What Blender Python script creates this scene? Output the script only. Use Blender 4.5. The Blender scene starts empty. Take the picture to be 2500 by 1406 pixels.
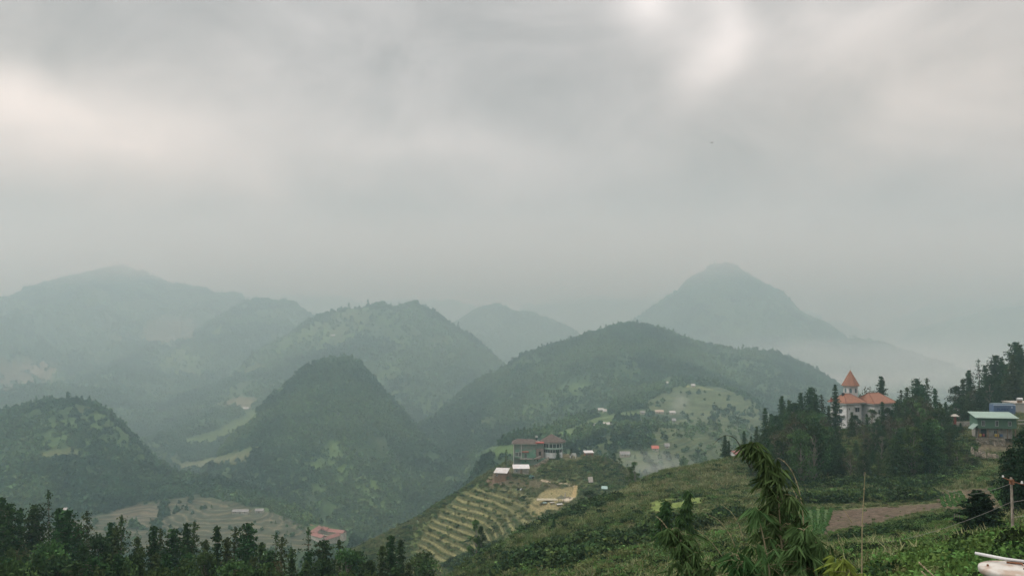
import bpy, bmesh, math, random
import numpy as np
from mathutils import Vector, Matrix, Euler
S = bpy.context.scene
COL = S.collection

# ------------------------------------------------------------------ camera
W0, H0 = 2500.0, 1406.0
FPX, HORIZ = 2083.0, 790.0
PITCH = math.atan((HORIZ - H0 / 2) / FPX)
cam_d = bpy.data.cameras.new('camera'); cam = bpy.data.objects.new('camera', cam_d); COL.objects.link(cam)
cam_d.sensor_width = 36.0; cam_d.lens = FPX / W0 * 36.0
cam_d.clip_start = 0.05; cam_d.clip_end = 30000.0
cam.location = (0, 0, 0); cam.rotation_euler = (math.pi / 2 + PITCH, 0, 0)
S.camera = cam
# ------------------------------------------------------------------ sky and light
S.view_settings.view_transform = 'Standard'; S.view_settings.look = 'None'
S.view_settings.exposure = 0.12; S.view_settings.gamma = 1.0; S.view_settings.use_curve_mapping = False
ZENITH = 4.4
SUN_EL, SUN_AZ = math.radians(55), math.radians(-100)
world = bpy.data.worlds.new('World'); S.world = world; world.use_nodes = True
wt = world.node_tree; wt.nodes.clear()
def wn(t, **k):
    n = wt.nodes.new(t)
    for a, b in k.items(): setattr(n, a, b)
    return n
def wl(a, b): wt.links.new(a, b)
def wm(op, a, b=None, c=None, clamp=False):
    n = wn('ShaderNodeMath', operation=op); n.use_clamp = clamp
    for i, v in enumerate((a, b, c)):
        if v is None: continue
        if isinstance(v, (int, float)): n.inputs[i].default_value = v
        else: wl(v, n.inputs[i])
    return n.outputs[0]
tc = wn('ShaderNodeTexCoord'); sep = wn('ShaderNodeSeparateXYZ'); wl(tc.outputs['Generated'], sep.inputs[0])
az = wm('ARCTAN2', sep.outputs[0], sep.outputs[1]); el = wm('ARCSINE', sep.outputs[2])
# cloud base is a flat deck: stretch the noise sideways, more so near the horizon
cmb = wn('ShaderNodeCombineXYZ')
wl(wm('MULTIPLY', az, 1.0), cmb.inputs[0]); wl(wm('MULTIPLY', el, 1.6), cmb.inputs[1])
def wnoise(scale, detail, rough, dist=0.0, off=0.0):
    n = wn('ShaderNodeTexNoise'); n.inputs['Scale'].default_value = scale; n.inputs['Detail'].default_value = detail
    n.inputs['Roughness'].default_value = rough; n.inputs['Distortion'].default_value = dist
    v = wn('ShaderNodeVectorMath', operation='ADD'); v.inputs[1].default_value = (off, off * 1.7, off)
    wl(cmb.outputs[0], v.inputs[0]); wl(v.outputs[0], n.inputs['Vector']); return n.outputs['Fac']
wx = wnoise(3.0, 3, 0.5, 0, 3.1); wy = wnoise(3.0, 3, 0.5, 0, 7.7)
azw = wm('ADD', az, wm('MULTIPLY', wm('SUBTRACT', wx, 0.5), 0.22))
elw = wm('ADD', el, wm('MULTIPLY', wm('SUBTRACT', wy, 0.5), 0.13))
def blob(px, py, rx, ry, amp, tilt=0.0):
    a = math.atan((px - 1250) / FPX); e = math.atan((HORIZ - py) / FPX * math.cos(a))
    da = wm('SUBTRACT', azw, a); de = wm('SUBTRACT', elw, e)
    ct, st = math.cos(tilt), math.sin(tilt)
    u = wm('ADD', wm('MULTIPLY', da, ct), wm('MULTIPLY', de, st)); v = wm('SUBTRACT', wm('MULTIPLY', de, ct), wm('MULTIPLY', da, st))
    u = wm('MULTIPLY', u, FPX / rx); v = wm('MULTIPLY', v, FPX / ry)
    r2 = wm('ADD', wm('MULTIPLY', u, u), wm('MULTIPLY', v, v))
    return wm('MULTIPLY', wm('EXPONENT', wm('MULTIPLY', r2, -1.0)), amp)
SKY_BLOBS = [ # px, py, rx, ry, amplitude, tilt
    (100, 310, 420, 90, 0.26, 0.0), (60, 430, 330, 120, 0.13, 0.0), (700, 150, 260, 75, 0.10, -0.1),
    (1060, 360, 330, 70, 0.11, -0.15), (760, 640, 300, 60, 0.08, -0.1), (1535, 30, 90, 95, 0.30, 0.3), (1745, 90, 55, 130, 0.20, -0.35), (1680, 180, 80, 60, 0.15, 0.3), (1640, 60, 260, 160, 0.07, 0.0),
    (2180, 70, 210, 80, 0.10, 0.5), (2420, 230, 160, 60, 0.08, 0.3), (2020, 130, 120, 70, -0.03, 0.4), (2330, 150, 200, 35, -0.03, 0.35), (2100, 290, 330, 50, -0.02, 0.25),
    (2080, 60, 300, 120, 0.10, 0.0), (2380, 190, 240, 120, 0.09, 0.3), (2330, 420, 330, 80, 0.05, 0.0), (500, 290, 420, 60, 0.07, 0.0),
    (250, 60, 480, 90, -0.06, 0.0), (1150, 190, 240, 120, -0.05, 0.1), (1300, 130, 150, 120, -0.03, 0.0),
    (1750, 440, 500, 110, -0.05, 0.1), (250, 620, 330, 70, -0.06, 0.0), (1650, 660, 700, 70, -0.05, 0.0), (2250, 680, 500, 90, -0.05, 0.0), (1950, 250, 160, 60, -0.03, 0.6)]
acc = None
for b in SKY_BLOBS:
    o = blob(*b); acc = o if acc is None else wm('ADD', acc, o)
n1 = wnoise(4.6, 6, 0.58, 1.0); n2 = wnoise(9.0, 5, 0.55, 0.3, 2.0)
bright = wm('ADD', wm('ADD', wm('MULTIPLY', acc, 1.2), 0.475), wm('ADD', wm('MULTIPLY', wm('SUBTRACT', n1, 0.5), 0.42), wm('MULTIPLY', wm('SUBTRACT', n2, 0.5), 0.17)))
SKY_GAIN = 1.0
bright = wm('MULTIPLY', bright, SKY_GAIN)
lowr = wn('ShaderNodeMapRange'); lowr.interpolation_type = 'SMOOTHSTEP'; wl(elw, lowr.inputs[0]); lowr.inputs[1].default_value = math.radians(1); lowr.inputs[2].default_value = math.radians(12); lowr.inputs[3].default_value = .66; lowr.inputs[4].default_value = 1.0
bright = wm('MULTIPLY', bright, lowr.outputs[0])
# an overcast sky is brightest overhead
zen = wn('ShaderNodeMapRange'); zen.interpolation_type = 'SMOOTHSTEP'; wl(el, zen.inputs[0]); zen.inputs[1].default_value = math.radians(24); zen.inputs[2].default_value = math.radians(70); zen.inputs[3].default_value = 1.0; zen.inputs[4].default_value = ZENITH
bright = wm('MULTIPLY', bright, zen.outputs[0])
warm = wm('ADD', wm('ADD', blob(0, 380, 700, 260, 1.0), blob(2500, 250, 750, 300, 0.8)), 0.15, clamp=True)
tint = wn('ShaderNodeMix', data_type='RGBA'); wl(warm, tint.inputs['Factor'])
tint.inputs['A'].default_value = (1.01, 0.985, 0.975, 1); tint.inputs['B'].default_value = (1.06, 0.985, 0.905, 1)
cloud = wn('ShaderNodeVectorMath', operation='SCALE'); wl(tint.outputs['Result'], cloud.inputs[0]); wl(bright, cloud.inputs['Scale'])
# land below the horizon outside the modelled scene
below = wm('MULTIPLY', wm('ADD', el, 0.02), 25.0, clamp=True)
lo = wn('ShaderNodeMix', data_type='RGBA'); wl(below, lo.inputs['Factor']); lo.inputs['A'].default_value = (0.10, 0.12, 0.11, 1); wl(cloud.outputs[0], lo.inputs['B'])
sky = wn('ShaderNodeTexSky'); sky.sky_type = 'NISHITA'; sky.sun_disc = False; sky.sun_elevation = SUN_EL; sky.sun_rotation = SUN_AZ
bg1 = wn('ShaderNodeBackground'); wl(sky.outputs[0], bg1.inputs[0]); bg1.inputs[1].default_value = 0.05
bg2 = wn('ShaderNodeBackground'); wl(lo.outputs['Result'], bg2.inputs[0]); bg2.inputs[1].default_value = 1.0
mx = wn('ShaderNodeMixShader'); mx.inputs[0].default_value = 0.93; wl(bg1.outputs[0], mx.inputs[1]); wl(bg2.outputs[0], mx.inputs[2])
ow = wn('ShaderNodeOutputWorld'); wl(mx.outputs[0], ow.inputs[0])
sd = bpy.data.lights.new('sun', 'SUN'); sd.energy = 1.5; sd.angle = math.radians(12); sd.color = (1, 0.96, 0.9)
so = bpy.data.objects.new('sun', sd); COL.objects.link(so)
so.rotation_euler = Vector((math.sin(SUN_AZ) * math.cos(SUN_EL), math.cos(SUN_AZ) * math.cos(SUN_EL), math.sin(SUN_EL))).to_track_quat('Z', 'Y').to_euler()
S.cycles.use_denoising = True
S.cycles.volume_bounces = 2; S.cycles.max_bounces = 6; S.cycles.diffuse_bounces = 2; S.cycles.transmission_bounces = 3
S.cycles.transparent_max_bounces = 8; S.cycles.glossy_bounces = 2
S.cycles.volume_step_rate = 4.0; S.cycles.volume_max_steps = 64
HAZE_D, HAZE_COL = 0.00040, (0.60, 0.88, 0.96)

# ------------------------------------------------------------------ helpers
def uv_of(px, py):
    """picture pixel -> (x/y, z/y) of the ray"""
    a = (px - W0 / 2) / FPX; b = (H0 / 2 - py) / FPX
    dy = math.cos(PITCH) - b * math.sin(PITCH); dz = math.sin(PITCH) + b * math.cos(PITCH)
    return a / dy, dz / dy
def pt(px, py, d):
    u, v = uv_of(px, py); return Vector((u * d, d, v * d))
def setp(o, label=None, cat=None, group=None, kind=None):
    for k, v in (('label', label), ('category', cat), ('group', group), ('kind', kind)):
        if v: o[k] = v
    return o
def empty(name, loc, rz=0.0, label=None, cat=None, group=None):
    o = bpy.data.objects.new(name, None); COL.objects.link(o); o.location = loc; o.rotation_euler = (0, 0, rz)
    o.empty_display_size = 0.5
    return setp(o, label, cat, group)
def copy_thing(src, loc, rz=0.0, sc=1.0, label=None, cat=None, group=None, tilt=(0, 0)):
    r = src.copy(); COL.objects.link(r); r.location = loc; r.rotation_euler = (tilt[0], tilt[1], rz)
    r.scale = (sc, sc, sc) if isinstance(sc, (int, float)) else sc
    for c in list(src.children):
        k = c.copy(); COL.objects.link(k); k.parent = r
        for g in list(c.children):
            q = g.copy(); COL.objects.link(q); q.parent = k
    return setp(r, label, cat, group)

rng = np.random.default_rng(7)
_perm = rng.permutation(512).astype(np.int64); _ang = rng.random(512) * 2 * np.pi
_gx, _gy = np.cos(_ang), np.sin(_ang)
def perlin(x, y):
    xi = np.floor(x).astype(np.int64); yi = np.floor(y).astype(np.int64); xf = x - xi; yf = y - yi
    u = xf * xf * xf * (xf * (xf * 6 - 15) + 10); v = yf * yf * yf * (yf * (yf * 6 - 15) + 10)
    def g(i, j, dx, dy):
        h = _perm[(_perm[i & 511] + j) & 511]; return _gx[h] * dx + _gy[h] * dy
    a = g(xi, yi, xf, yf); b = g(xi + 1, yi, xf - 1, yf); c = g(xi, yi + 1, xf, yf - 1); d = g(xi + 1, yi + 1, xf - 1, yf - 1)
    return ((a + (b - a) * u) * (1 - v) + (c + (d - c) * u) * v) * 1.4
def fbm(x, y, sc, oct=4, gain=0.5, off=0.0):
    r = 0; a = 1.0; f = 1.0 / sc; t = 0
    for k in range(oct):
        r = r + a * perlin(x * f + off + k * 17.3, y * f - off + k * 9.1); t += a; a *= gain; f *= 2.03
    return r / t
def ridged(x, y, sc, oct=3, off=0.0):
    r = 0; a = 1.0; f = 1.0 / sc; t = 0
    for k in range(oct):
        r = r + a * (1 - 2 * np.abs(perlin(x * f + off + k * 5.7, y * f + off * 2 + k * 3.3))); t += a; a *= 0.5; f *= 2.1
    return r / t
def sstep(a, b, x):
    t = np.clip((x - a) / (b - a), 0, 1); return t * t * (3 - 2 * t)
def inpoly(px, py, poly):
    r = np.zeros(px.shape, bool); n = len(poly)
    for i in range(n):
        x1, y1 = poly[i]; x2, y2 = poly[(i + 1) % n]
        if y1 == y2: continue
        c = ((y1 > py) != (y2 > py)) & (px < (x2 - x1) * (py - y1) / (y2 - y1) + x1)
        r ^= c
    return r

# ------------------------------------------------------------------ terrain: polar grid u = x/y, w = ln(y)
NU, NV = 1420, 1300
U = np.linspace(-0.86, 0.86, NU); Wl = np.linspace(math.log(1.2), math.log(7200), NV)
# denser rows where the slopes are seen: warp rows
tt = np.linspace(0, 1, NV); kn = np.array([0, .06, .16, .34, .52, .72, .88, 1.0]); kv = np.log([1.2, 12, 60, 200, 420, 1100, 2600, 7200])
Wl = np.interp(tt, kn, kv); Dr = np.exp(Wl)

def tps(pts, Ug, Wg, lam=2e-4):
    """thin plate height sheet through (u, ln d) control points; pts = list of (px,py,d) or ('z',u,d,z)"""
    P = []
    for p in pts:
        if p[0] == 'z': P.append((p[1], math.log(p[2]), p[3]))
        else:
            u, v = uv_of(p[0], p[1]); P.append((u, math.log(p[2]), v * p[2]))
    P = np.array(P); su, sw = 1.0, 0.55
    A = P[:, :2] * [su, sw]; n = len(A)
    d2 = ((A[:, None] - A[None]) ** 2).sum(-1); K = np.where(d2 > 0, d2 * np.log(d2 + 1e-12) * 0.5, 0) + lam * np.eye(n)
    Q = np.hstack([np.ones((n, 1)), A]); M = np.block([[K, Q], [Q.T, np.zeros((3, 3))]])
    s = np.linalg.solve(M, np.concatenate([P[:, 2], np.zeros(3)]))
    x = Ug * su; y = Wg * sw; r = s[n] + s[n + 1] * x + s[n + 2] * y
    for i in range(n):
        q = (x - A[i, 0]) ** 2 + (y - A[i, 1]) ** 2
        r += s[i] * 0.5 * q * np.log(q + 1e-12)
    return r
def Z(u, d, z): return ('z', u, d, z)
NEAR = [Z(-.8, 1.5, -6.5), Z(0, 1.5, -6), Z(.8, 1.5, -5.5), Z(-.8, 8, -9), Z(-.4, 8, -8), Z(0, 8, -7), Z(.4, 8, -6), Z(.8, 8, -5.6),
  Z(-.8, 20, -15), Z(-.4, 20, -12.5), Z(0, 20, -10), Z(.3, 20, -8.2), Z(-.8, 45, -25), Z(-.4, 45, -22), Z(0, 45, -17.5),
  Z(-.8, 80, -34), Z(-.5, 80, -34), Z(-.25, 80, -33), Z(-.8, 120, -41), Z(-.6, 120, -42), Z(-.4, 120, -43), Z(-.2, 120, -46), Z(-.05, 120, -42),
  Z(-.8, 160, -55), Z(-.5, 160, -58), Z(-.3, 160, -62), Z(-.15, 170, -66), Z(-.8, 230, -85), Z(-.5, 230, -90), Z(-.3, 240, -100), Z(-.8, 330, -120), Z(-.5, 330, -128), Z(-.3, 340, -135),
  (2480, 1403, 20), (2300, 1400, 24), (2100, 1400, 40), (2440, 1290, 62), (2450, 1350, 36), (2350, 1330, 52), (2250, 1360, 42),
  (1100, 1406, 150), (1250, 1403, 108), (1400, 1400, 88), (1550, 1400, 72), (1700, 1400, 60), (1900, 1400, 48),
  (1250, 1360, 135), (1400, 1335, 125), (1550, 1325, 108), (1700, 1315, 102), (1850, 1308, 94), (2000, 1315, 86), (2150, 1320, 76),
  (1400, 1280, 160), (1550, 1245, 155), (1650, 1228, 150), (1800, 1235, 143), (1950, 1240, 136), (1960, 1300, 108), (2050, 1262, 124), (2150, 1252, 124), (2250, 1245, 123), (2350, 1222, 126), (2450, 1205, 116), (2470, 1240, 92),
  (1180, 1375, 172), (1330, 1285, 195), (1480, 1225, 205), (1600, 1166, 226), (1700, 1150, 236), (1760, 1130, 242), (1850, 1112, 248),
  (1700, 1190, 190), (1850, 1195, 178), (2000, 1200, 172), (2150, 1198, 168), (2300, 1192, 166), (2400, 1150, 165), (2480, 1150, 150),
  (1900, 1125, 235), (2000, 1070, 262), (2100, 1054, 272), (2200, 1056, 272), (2290, 1062, 255), (2360, 1075, 225), (2390, 1104, 199), (2430, 1106, 199), (2480, 1104, 199), (2390, 1063, 207), (2430, 1062, 207), (2480, 1061, 207), (2440, 1012, 236), (2560, 1010, 236), (2440, 1010, 275), (2700, 1000, 275), (2700, 1050, 200), (2700, 1150, 130), (2900, 1250, 60),
  # drop behind the near crest and the gully in front of the terraced spur
  (1300, 1390, 235), (1480, 1330, 262), (1600, 1290, 280), (1180, 1460, 225), (1050, 1480, 225), (1700, 1270, 300), (1800, 1230, 320), (2050, 1190, 340), (2250, 1170, 340), (2500, 1120, 340), (2700, 1100, 340),
  (1700, 1300, 380), (1900, 1260, 400), (2200, 1220, 420), (2600, 1180, 420),
  # terraced spur
  (1250, 1142, 397.5), (1285, 1143, 397.5), (1312, 1140, 397.5), (1336, 1122, 398.5), (1255, 1121, 411), (1310, 1119, 411), (1375, 1117, 400), (1420, 1116, 400), (1480, 1120, 400), (1512, 1135, 394), (1545, 1190, 380),
  (1245, 1150, 392), (1190, 1160, 398), (1130, 1198, 396), (1060, 1237, 394), (985, 1287, 386), (930, 1316, 378), (870, 1348, 370), (800, 1400, 362),
  (1280, 1185, 378), (1350, 1180, 374), (1400, 1190, 368), (1450, 1185, 372), (1380, 1215, 352), (1340, 1232, 345), (1400, 1245, 335),
  (1200, 1215, 378), (1121, 1229, 382), (1217, 1255, 360), (1239, 1287, 335), (1160, 1250, 372), (1038, 1335, 368), (1066, 1358, 352), (1100, 1300, 366), (1150, 1345, 342), (1000, 1375, 362), (1300, 1262, 338), (1040, 1275, 384), (1120, 1395, 330), (960, 1400, 350),
  # far side of the spur
  (800, 1440, 430), (950, 1400, 440), (1100, 1330, 450), (1250, 1260, 455), (1400, 1240, 455), (1550, 1260, 450),
  Z(-.4, 430, -160), Z(-.8, 450, -165), Z(-.2, 520, -180), Z(0, 540, -175), Z(.15, 540, -175), Z(.4, 560, -170), Z(.8, 560, -150), Z(-.8, 650, -190), Z(-.4, 650, -195), Z(0, 650, -200), Z(.4, 680, -190), Z(.8, 680, -180)]
M1P = [(-350, 1065, 960), (-150, 1045, 950), (0, 1022, 930), (60, 1003, 920), (120, 988, 910), (180, 982, 900), (230, 989, 890), (290, 1038, 870), (340, 1090, 860), (375, 1142, 850), (430, 1165, 835), (520, 1180, 820), (590, 1195, 805), (640, 1220, 790), (700, 1250, 760), (760, 1280, 730), (830, 1308, 700), (860, 1330, 680),
  (-200, 1100, 820), (0, 1105, 800), (150, 1095, 805), (300, 1150, 795), (0, 1200, 740), (150, 1200, 745), (300, 1205, 770), (450, 1225, 762), (-200, 1210, 740), (0, 1300, 690), (150, 1300, 690), (300, 1300, 688), (450, 1302, 680), (600, 1300, 676), (700, 1322, 655), (600, 1250, 735), (450, 1262, 722), (800, 1350, 640),
  Z(-.8, 1080, -200), Z(-.6, 1060, -190), Z(-.5, 1040, -190), Z(-.4, 1010, -215), Z(-.3, 960, -215), Z(-.2, 880, -215), Z(-.15, 800, -215), Z(-.1, 720, -215), Z(-.8, 560, -200), Z(-.4, 560, -205), Z(-.2, 560, -205), Z(-.1, 600, -210), Z(0, 800, -240)]
VILP = [(1440, 1132, 640), (1520, 1150, 615), (1600, 1152, 615), (1680, 1140, 635), (1750, 1105, 700), (1850, 1065, 780),
  (1400, 1062, 770), (1480, 1040, 822), (1560, 1030, 842), (1640, 1010, 890), (1720, 1002, 900), (1800, 1004, 895), (1880, 1032, 840), (1300, 1066, 780), (1200, 1104, 730), (1350, 1100, 690),
  (1560, 972, 1000), (1630, 942, 1060), (1700, 940, 1060), (1780, 955, 1020), (1850, 985, 960), (1920, 1040, 860), (1500, 990, 950), (1400, 1030, 860),
  Z(-.1, 700, -200), Z(-.08, 850, -200), Z(0, 560, -190), Z(.1, 530, -190), Z(.2, 530, -190), Z(.3, 600, -190), Z(.36, 760, -180), Z(.38, 900, -200), Z(.34, 1060, -190), Z(.25, 1160, -150), Z(.18, 1200, -140), Z(.1, 1150, -160), Z(0, 1050, -190), Z(-.1, 1000, -220), Z(.6, 900, -260)]
# ridges: crest polyline (px,py,d), front slope, back slope, rounding, gully size
RIDGES = [
 ('mountain', [(480, 1175, 900), (520, 1150, 960), (570, 1110, 1010), (610, 1050, 1050), (655, 985, 1070), (705, 935, 1085), (760, 892, 1095), (800, 872, 1100), (830, 870, 1100), (860, 882, 1095), (900, 935, 1080), (950, 990, 1065), (1000, 1050, 1040), (1060, 1105, 1010), (1120, 1155, 960), (1170, 1200, 920)], .62, .8, 12, 14),
 ('mountain', [(560, 930, 1640), (640, 860, 1660), (700, 812, 1700), (745, 788, 1710), (800, 765, 1710), (860, 752, 1700), (930, 745, 1690), (965, 752, 1690), (1010, 742, 1690), (1060, 766, 1680), (1110, 802, 1670), (1150, 832, 1660), (1200, 872, 1640), (1250, 905, 1620), (1300, 950, 1600)], .50, .7, 18, 26),
 ('mountain', [(1060, 1080, 1130), (1110, 1000, 1180), (1130, 965, 1220), (1190, 918, 1260), (1250, 892, 1280), (1300, 862, 1290), (1370, 837, 1300), (1440, 817, 1300), (1500, 800, 1300), (1545, 794, 1300), (1600, 806, 1310), (1700, 836, 1330), (1800, 852, 1350), (1880, 862, 1370), (1940, 885, 1380), (2000, 930, 1400)], .36, .6, 16, 18),
 ('mountain', [(-500, 900, 2500), (-200, 860, 2500), (-50, 810, 2550), (50, 765, 2600), (110, 735, 2600), (160, 712, 2600), (220, 680, 2600), (270, 656, 2600), (300, 652, 2600), (345, 664, 2600), (400, 690, 2620), (480, 698, 2650), (560, 712, 2680), (700, 770, 2700), (850, 830, 2700)], .25, .5, 40, 60),
 ('mountain', [(560, 790, 2150), (600, 745, 2200), (630, 730, 2200), (700, 737, 2200), (735, 760, 2180), (760, 790, 2100), (700, 850, 1950)], .33, .5, 25, 30),
 ('mountain', [(-400, 960, 1500), (-100, 900, 1650), (0, 888, 1700), (80, 885, 1750), (150, 850, 1900), (250, 800, 2100)], .30, .35, 30, 30),
 ('mountain', [(-400, 1000, 1300), (0, 960, 1350), (90, 935, 1400), (200, 940, 1500), (330, 880, 1750), (430, 820, 2100)], .30, .38, 20, 24),
 ('mountain', [(300, 1080, 1180), (420, 1060, 1200), (520, 1020, 1260), (600, 990, 1330), (680, 940, 1420), (700, 890, 1560)], .34, .42, 20, 20),
 ('mountain', [(60, 740, 3500), (120, 700, 3500), (175, 672, 3500), (240, 660, 3550), (330, 690, 3600)], .4, .5, 30, 40),
 ('mountain', [(300, 720, 4300), (450, 700, 4300), (600, 690, 4300), (720, 700, 4300), (770, 702, 4300), (830, 718, 4300), (900, 728, 4300), (1000, 722, 4300), (1100, 726, 4300), (1200, 760, 4300)], .35, .5, 40, 60),
 ('mountain', [(1040, 850, 2500), (1100, 805, 2600), (1140, 778, 2650), (1190, 747, 2700), (1215, 741, 2700), (1260, 757, 2700), (1330, 772, 2700), (1400, 812, 2650), (1460, 850, 2600)], .45, .6, 20, 34),
 ('mountain', [(1180, 760, 4600), (1300, 738, 4700), (1400, 712, 4800), (1500, 700, 4800), (1600, 688, 4800), (1700, 700, 4800), (1900, 730, 4700)], .4, .5, 40, 60),
 ('mountain', [(1380, 880, 2450), (1460, 812, 2500), (1520, 778, 2520), (1600, 742, 2540), (1650, 712, 2550), (1700, 672, 2560), (1740, 646, 2560), (1780, 643, 2560), (1820, 664, 2560), (1880, 696, 2550), (1950, 746, 2530), (2000, 788, 2500), (2060, 830, 2450), (2140, 870, 2350)], .50, .6, 10, 26),
 ('mountain', [(1940, 880, 2000), (2020, 846, 2050), (2080, 828, 2100), (2130, 834, 2100), (2200, 856, 2050)], .4, .5, 14, 16),
 ('mountain', [(2180, 830, 3600), (2260, 785, 3600), (2340, 760, 3600), (2430, 742, 3600), (2550, 735, 3600), (2800, 720, 3600)], .4, .5, 20, 40),
 ('mountain', [(2250, 760, 4800), (2350, 705, 4900), (2430, 664, 5000), (2480, 672, 5000), (2600, 690, 5000), (2900, 660, 5000)], .5, .6, 20, 50),
]
def ridge_h(X, Y, crest, sf, sb, r0):
    P = np.array([tuple(pt(*c)) for c in crest]); sl = max(1.12 * max(abs(b[2] - a[2]) / np.hypot(b[0] - a[0], b[1] - a[1]) for a, b in zip(P[:-1], P[1:])), sf); sl = min(sl, 1.5); best = np.full(X.shape, -1e9)
    for a, b in zip(P[:-1], P[1:]):
        ex, ey = b[0] - a[0], b[1] - a[1]; L = ex * ex + ey * ey
        t = np.clip(((X - a[0]) * ex + (Y - a[1]) * ey) / L, 0, 1)
        dx = X - (a[0] + t * ex); dy = Y - (a[1] + t * ey); ds = np.sqrt(dx * dx + dy * dy) + 1e-6
        q = np.clip(dy / ds, -1, 1); s = sl + (np.where(q < 0, sf, sb) - sl) * q * q
        z = a[2] + t * (b[2] - a[2]) - s * (np.sqrt(ds * ds + r0 * r0) - r0)
        np.maximum(best, z, out=best)
    return best
def coarse_eval():
    uc = U[::3]; wc = Wl[::3]; uc = np.append(uc, U[-1]) if uc[-1] != U[-1] else uc; wc = np.append(wc, Wl[-1]) if wc[-1] != Wl[-1] else wc
    Uc, Wc = np.meshgrid(uc, wc); Dc = np.exp(Wc); X = Uc * Dc; Y = Dc
    layers = []
    zn = tps(NEAR, Uc, Wc); zn = np.where(Dc > 690, -230, zn); zn = zn - 40 * sstep(600, 690, Dc)
    layers.append(('ground', zn))
    m = tps(M1P, Uc, Wc); m = np.where((Dc < 540) | (Dc > 1120) | (Uc > 0.02), -400, m); layers.append(('hill', m))
    v = tps(VILP, Uc, Wc); v = np.where((Dc < 520) | (Dc > 1210) | (Uc > 0.45) | (Uc < -0.12), -400, v); layers.append(('village_slope', v))
    base = -208 + 14 * fbm(X, Y, 300, 3) + 90 * sstep(2600, 6500, Dc); layers.append(('valley', np.where(Dc > 450, base, -400)))
    gul = ridged(X, Y, 260, 4, 1.3); gul2 = ridged(X, Y, 95, 3, 4.2)
    for i, (nm, cr, sf, sb, r0, ga) in enumerate(RIDGES):
        z = ridge_h(X, Y, cr, sf, sb, r0); zc = max(pt(*c)[2] for c in cr)
        dep = np.clip((zc - z) / 160.0, 0, 1)          # gullies deepen away from the top
        z = z + dep * (1.3 * ga * (gul - 0.8) + ga * 0.7 * (gul2 - 0.6))
        layers.append((nm + str(i), z))
    Zs = np.stack([l[1] for l in layers]); idx = np.argmax(Zs, 0); zt = np.max(Zs, 0)
    return uc, wc, zt, idx, [l[0] for l in layers]
uc, wc, zc, idc, LN = coarse_eval()
def upsample(A, nearest=False):
    fu = np.interp(U, uc, np.arange(len(uc))); fw = np.interp(Wl, wc, np.arange(len(wc)))
    if nearest: return A[np.rint(fw).astype(int)[:, None], np.rint(fu).astype(int)[None]]
    i0 = np.clip(np.floor(fw).astype(int), 0, len(wc) - 2); j0 = np.clip(np.floor(fu).astype(int), 0, len(uc) - 2)
    a = (fw - i0)[:, None]; b = (fu - j0)[None]
    i0 = i0[:, None]; j0 = j0[None]
    return (A[i0, j0] * (1 - a) * (1 - b) + A[i0 + 1, j0] * a * (1 - b) + A[i0, j0 + 1] * (1 - a) * b + A[i0 + 1, j0 + 1] * a * b)
ZT = upsample(zc); ID = upsample(idc, True)
UG, WG = np.meshgrid(U, Wl); DG = np.exp(WG); XG = UG * DG; YG = DG
# pixel where each ground point shows, used only to read which field it belongs to
def topix(X, Y, Zv):
    cy = Y * math.cos(PITCH) + Zv * math.sin(PITCH); cz = Zv * math.cos(PITCH) - Y * math.sin(PITCH)
    return W0 / 2 + FPX * X / cy, H0 / 2 - FPX * cz / cy
PXG, PYG = topix(XG, YG, ZT)
# roughness of the land
far = sstep(450, 700, DG)
ZT = ZT + far * (11.0 * fbm(XG, YG, 95, 4, 0.55, 2.0) * sstep(700, 1700, DG) + 3.0 * fbm(XG, YG, 60, 3, 0.55, 2.5) * sstep(500, 900, DG) + 1.6 * fbm(XG, YG, 25, 3, 0.6, 5.0))
nearamp = sstep(15, 60, DG) * (1 - far)
quiet = 1 - inpoly(PXG, PYG, [(1150, 1185), (1260, 1190), (1410, 1185), (1400, 1245), (1310, 1290), (1230, 1310), (1190, 1345), (1090, 1410), (990, 1410), (1010, 1330), (1050, 1260)]).astype(np.float32) * (DG > 300) * .85
ZT = ZT + nearamp * quiet * (0.9 * fbm(XG, YG, 22, 4, 0.55, 8.0)) + quiet * (1 - far) * 0.18 * fbm(XG, YG, 4, 3, 0.5, 3.0) * sstep(5, 20, DG)
isnear = ID == 0; ishill = ID == 1; isvil = ID == 2
# terraces (treads and risers cut into the slopes)
def terrace(z, step, w):
    q = z / step; f = np.floor(q); r = q - f; return (f + sstep(1 - w, 1.0, r)) * step, r
TER_A = [(1160, 1190), (1260, 1195), (1330, 1225), (1310, 1290), (1230, 1310), (1190, 1345), (1130, 1365), (1090, 1400), (1000, 1400), (1020, 1330), (1050, 1270), (1110, 1215)]
mA = inpoly(PXG, PYG, TER_A) & isnear & (DG > 300)
def soften(m, n=3):
    f = m.astype(np.float32)
    for _ in range(n):
        f[1:-1] = (f[:-2] + f[1:-1] * 2 + f[2:]) / 4; f[:, 1:-1] = (f[:, :-2] + f[:, 1:-1] * 2 + f[:, 2:]) / 4
    return f
mAs = soften(mA, 6)
wob = 1.0 * fbm(XG, YG, 55, 2, 0.4, 11.0)
TQ = (ZT + wob) / 2.0; tz, trA = terrace(ZT + wob, 2.0, 0.6); ZT = ZT + mAs * (tz - wob - ZT)
TER_H = [(270, 1250), (330, 1228), (480, 1210), (560, 1222), (700, 1262), (770, 1300), (760, 1340), (300, 1360), (0, 1360), (0, 1300)]
mH = inpoly(PXG, PYG, TER_H) & ishill; mHs = soften(mH, 4)
TQ = np.where(ID == 1, (ZT + wob) / 1.15, TQ); tz, trH = terrace(ZT + wob, 2.2, 0.6); ZT = ZT + mHs * (tz - wob - ZT)
TER_V = [(1640, 950), (1760, 948), (1850, 985), (1900, 1050), (1800, 1090), (1600, 1100), (1590, 1060), (1500, 1170), (1700, 1170), (1640, 1100), (1580, 990)]
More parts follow.
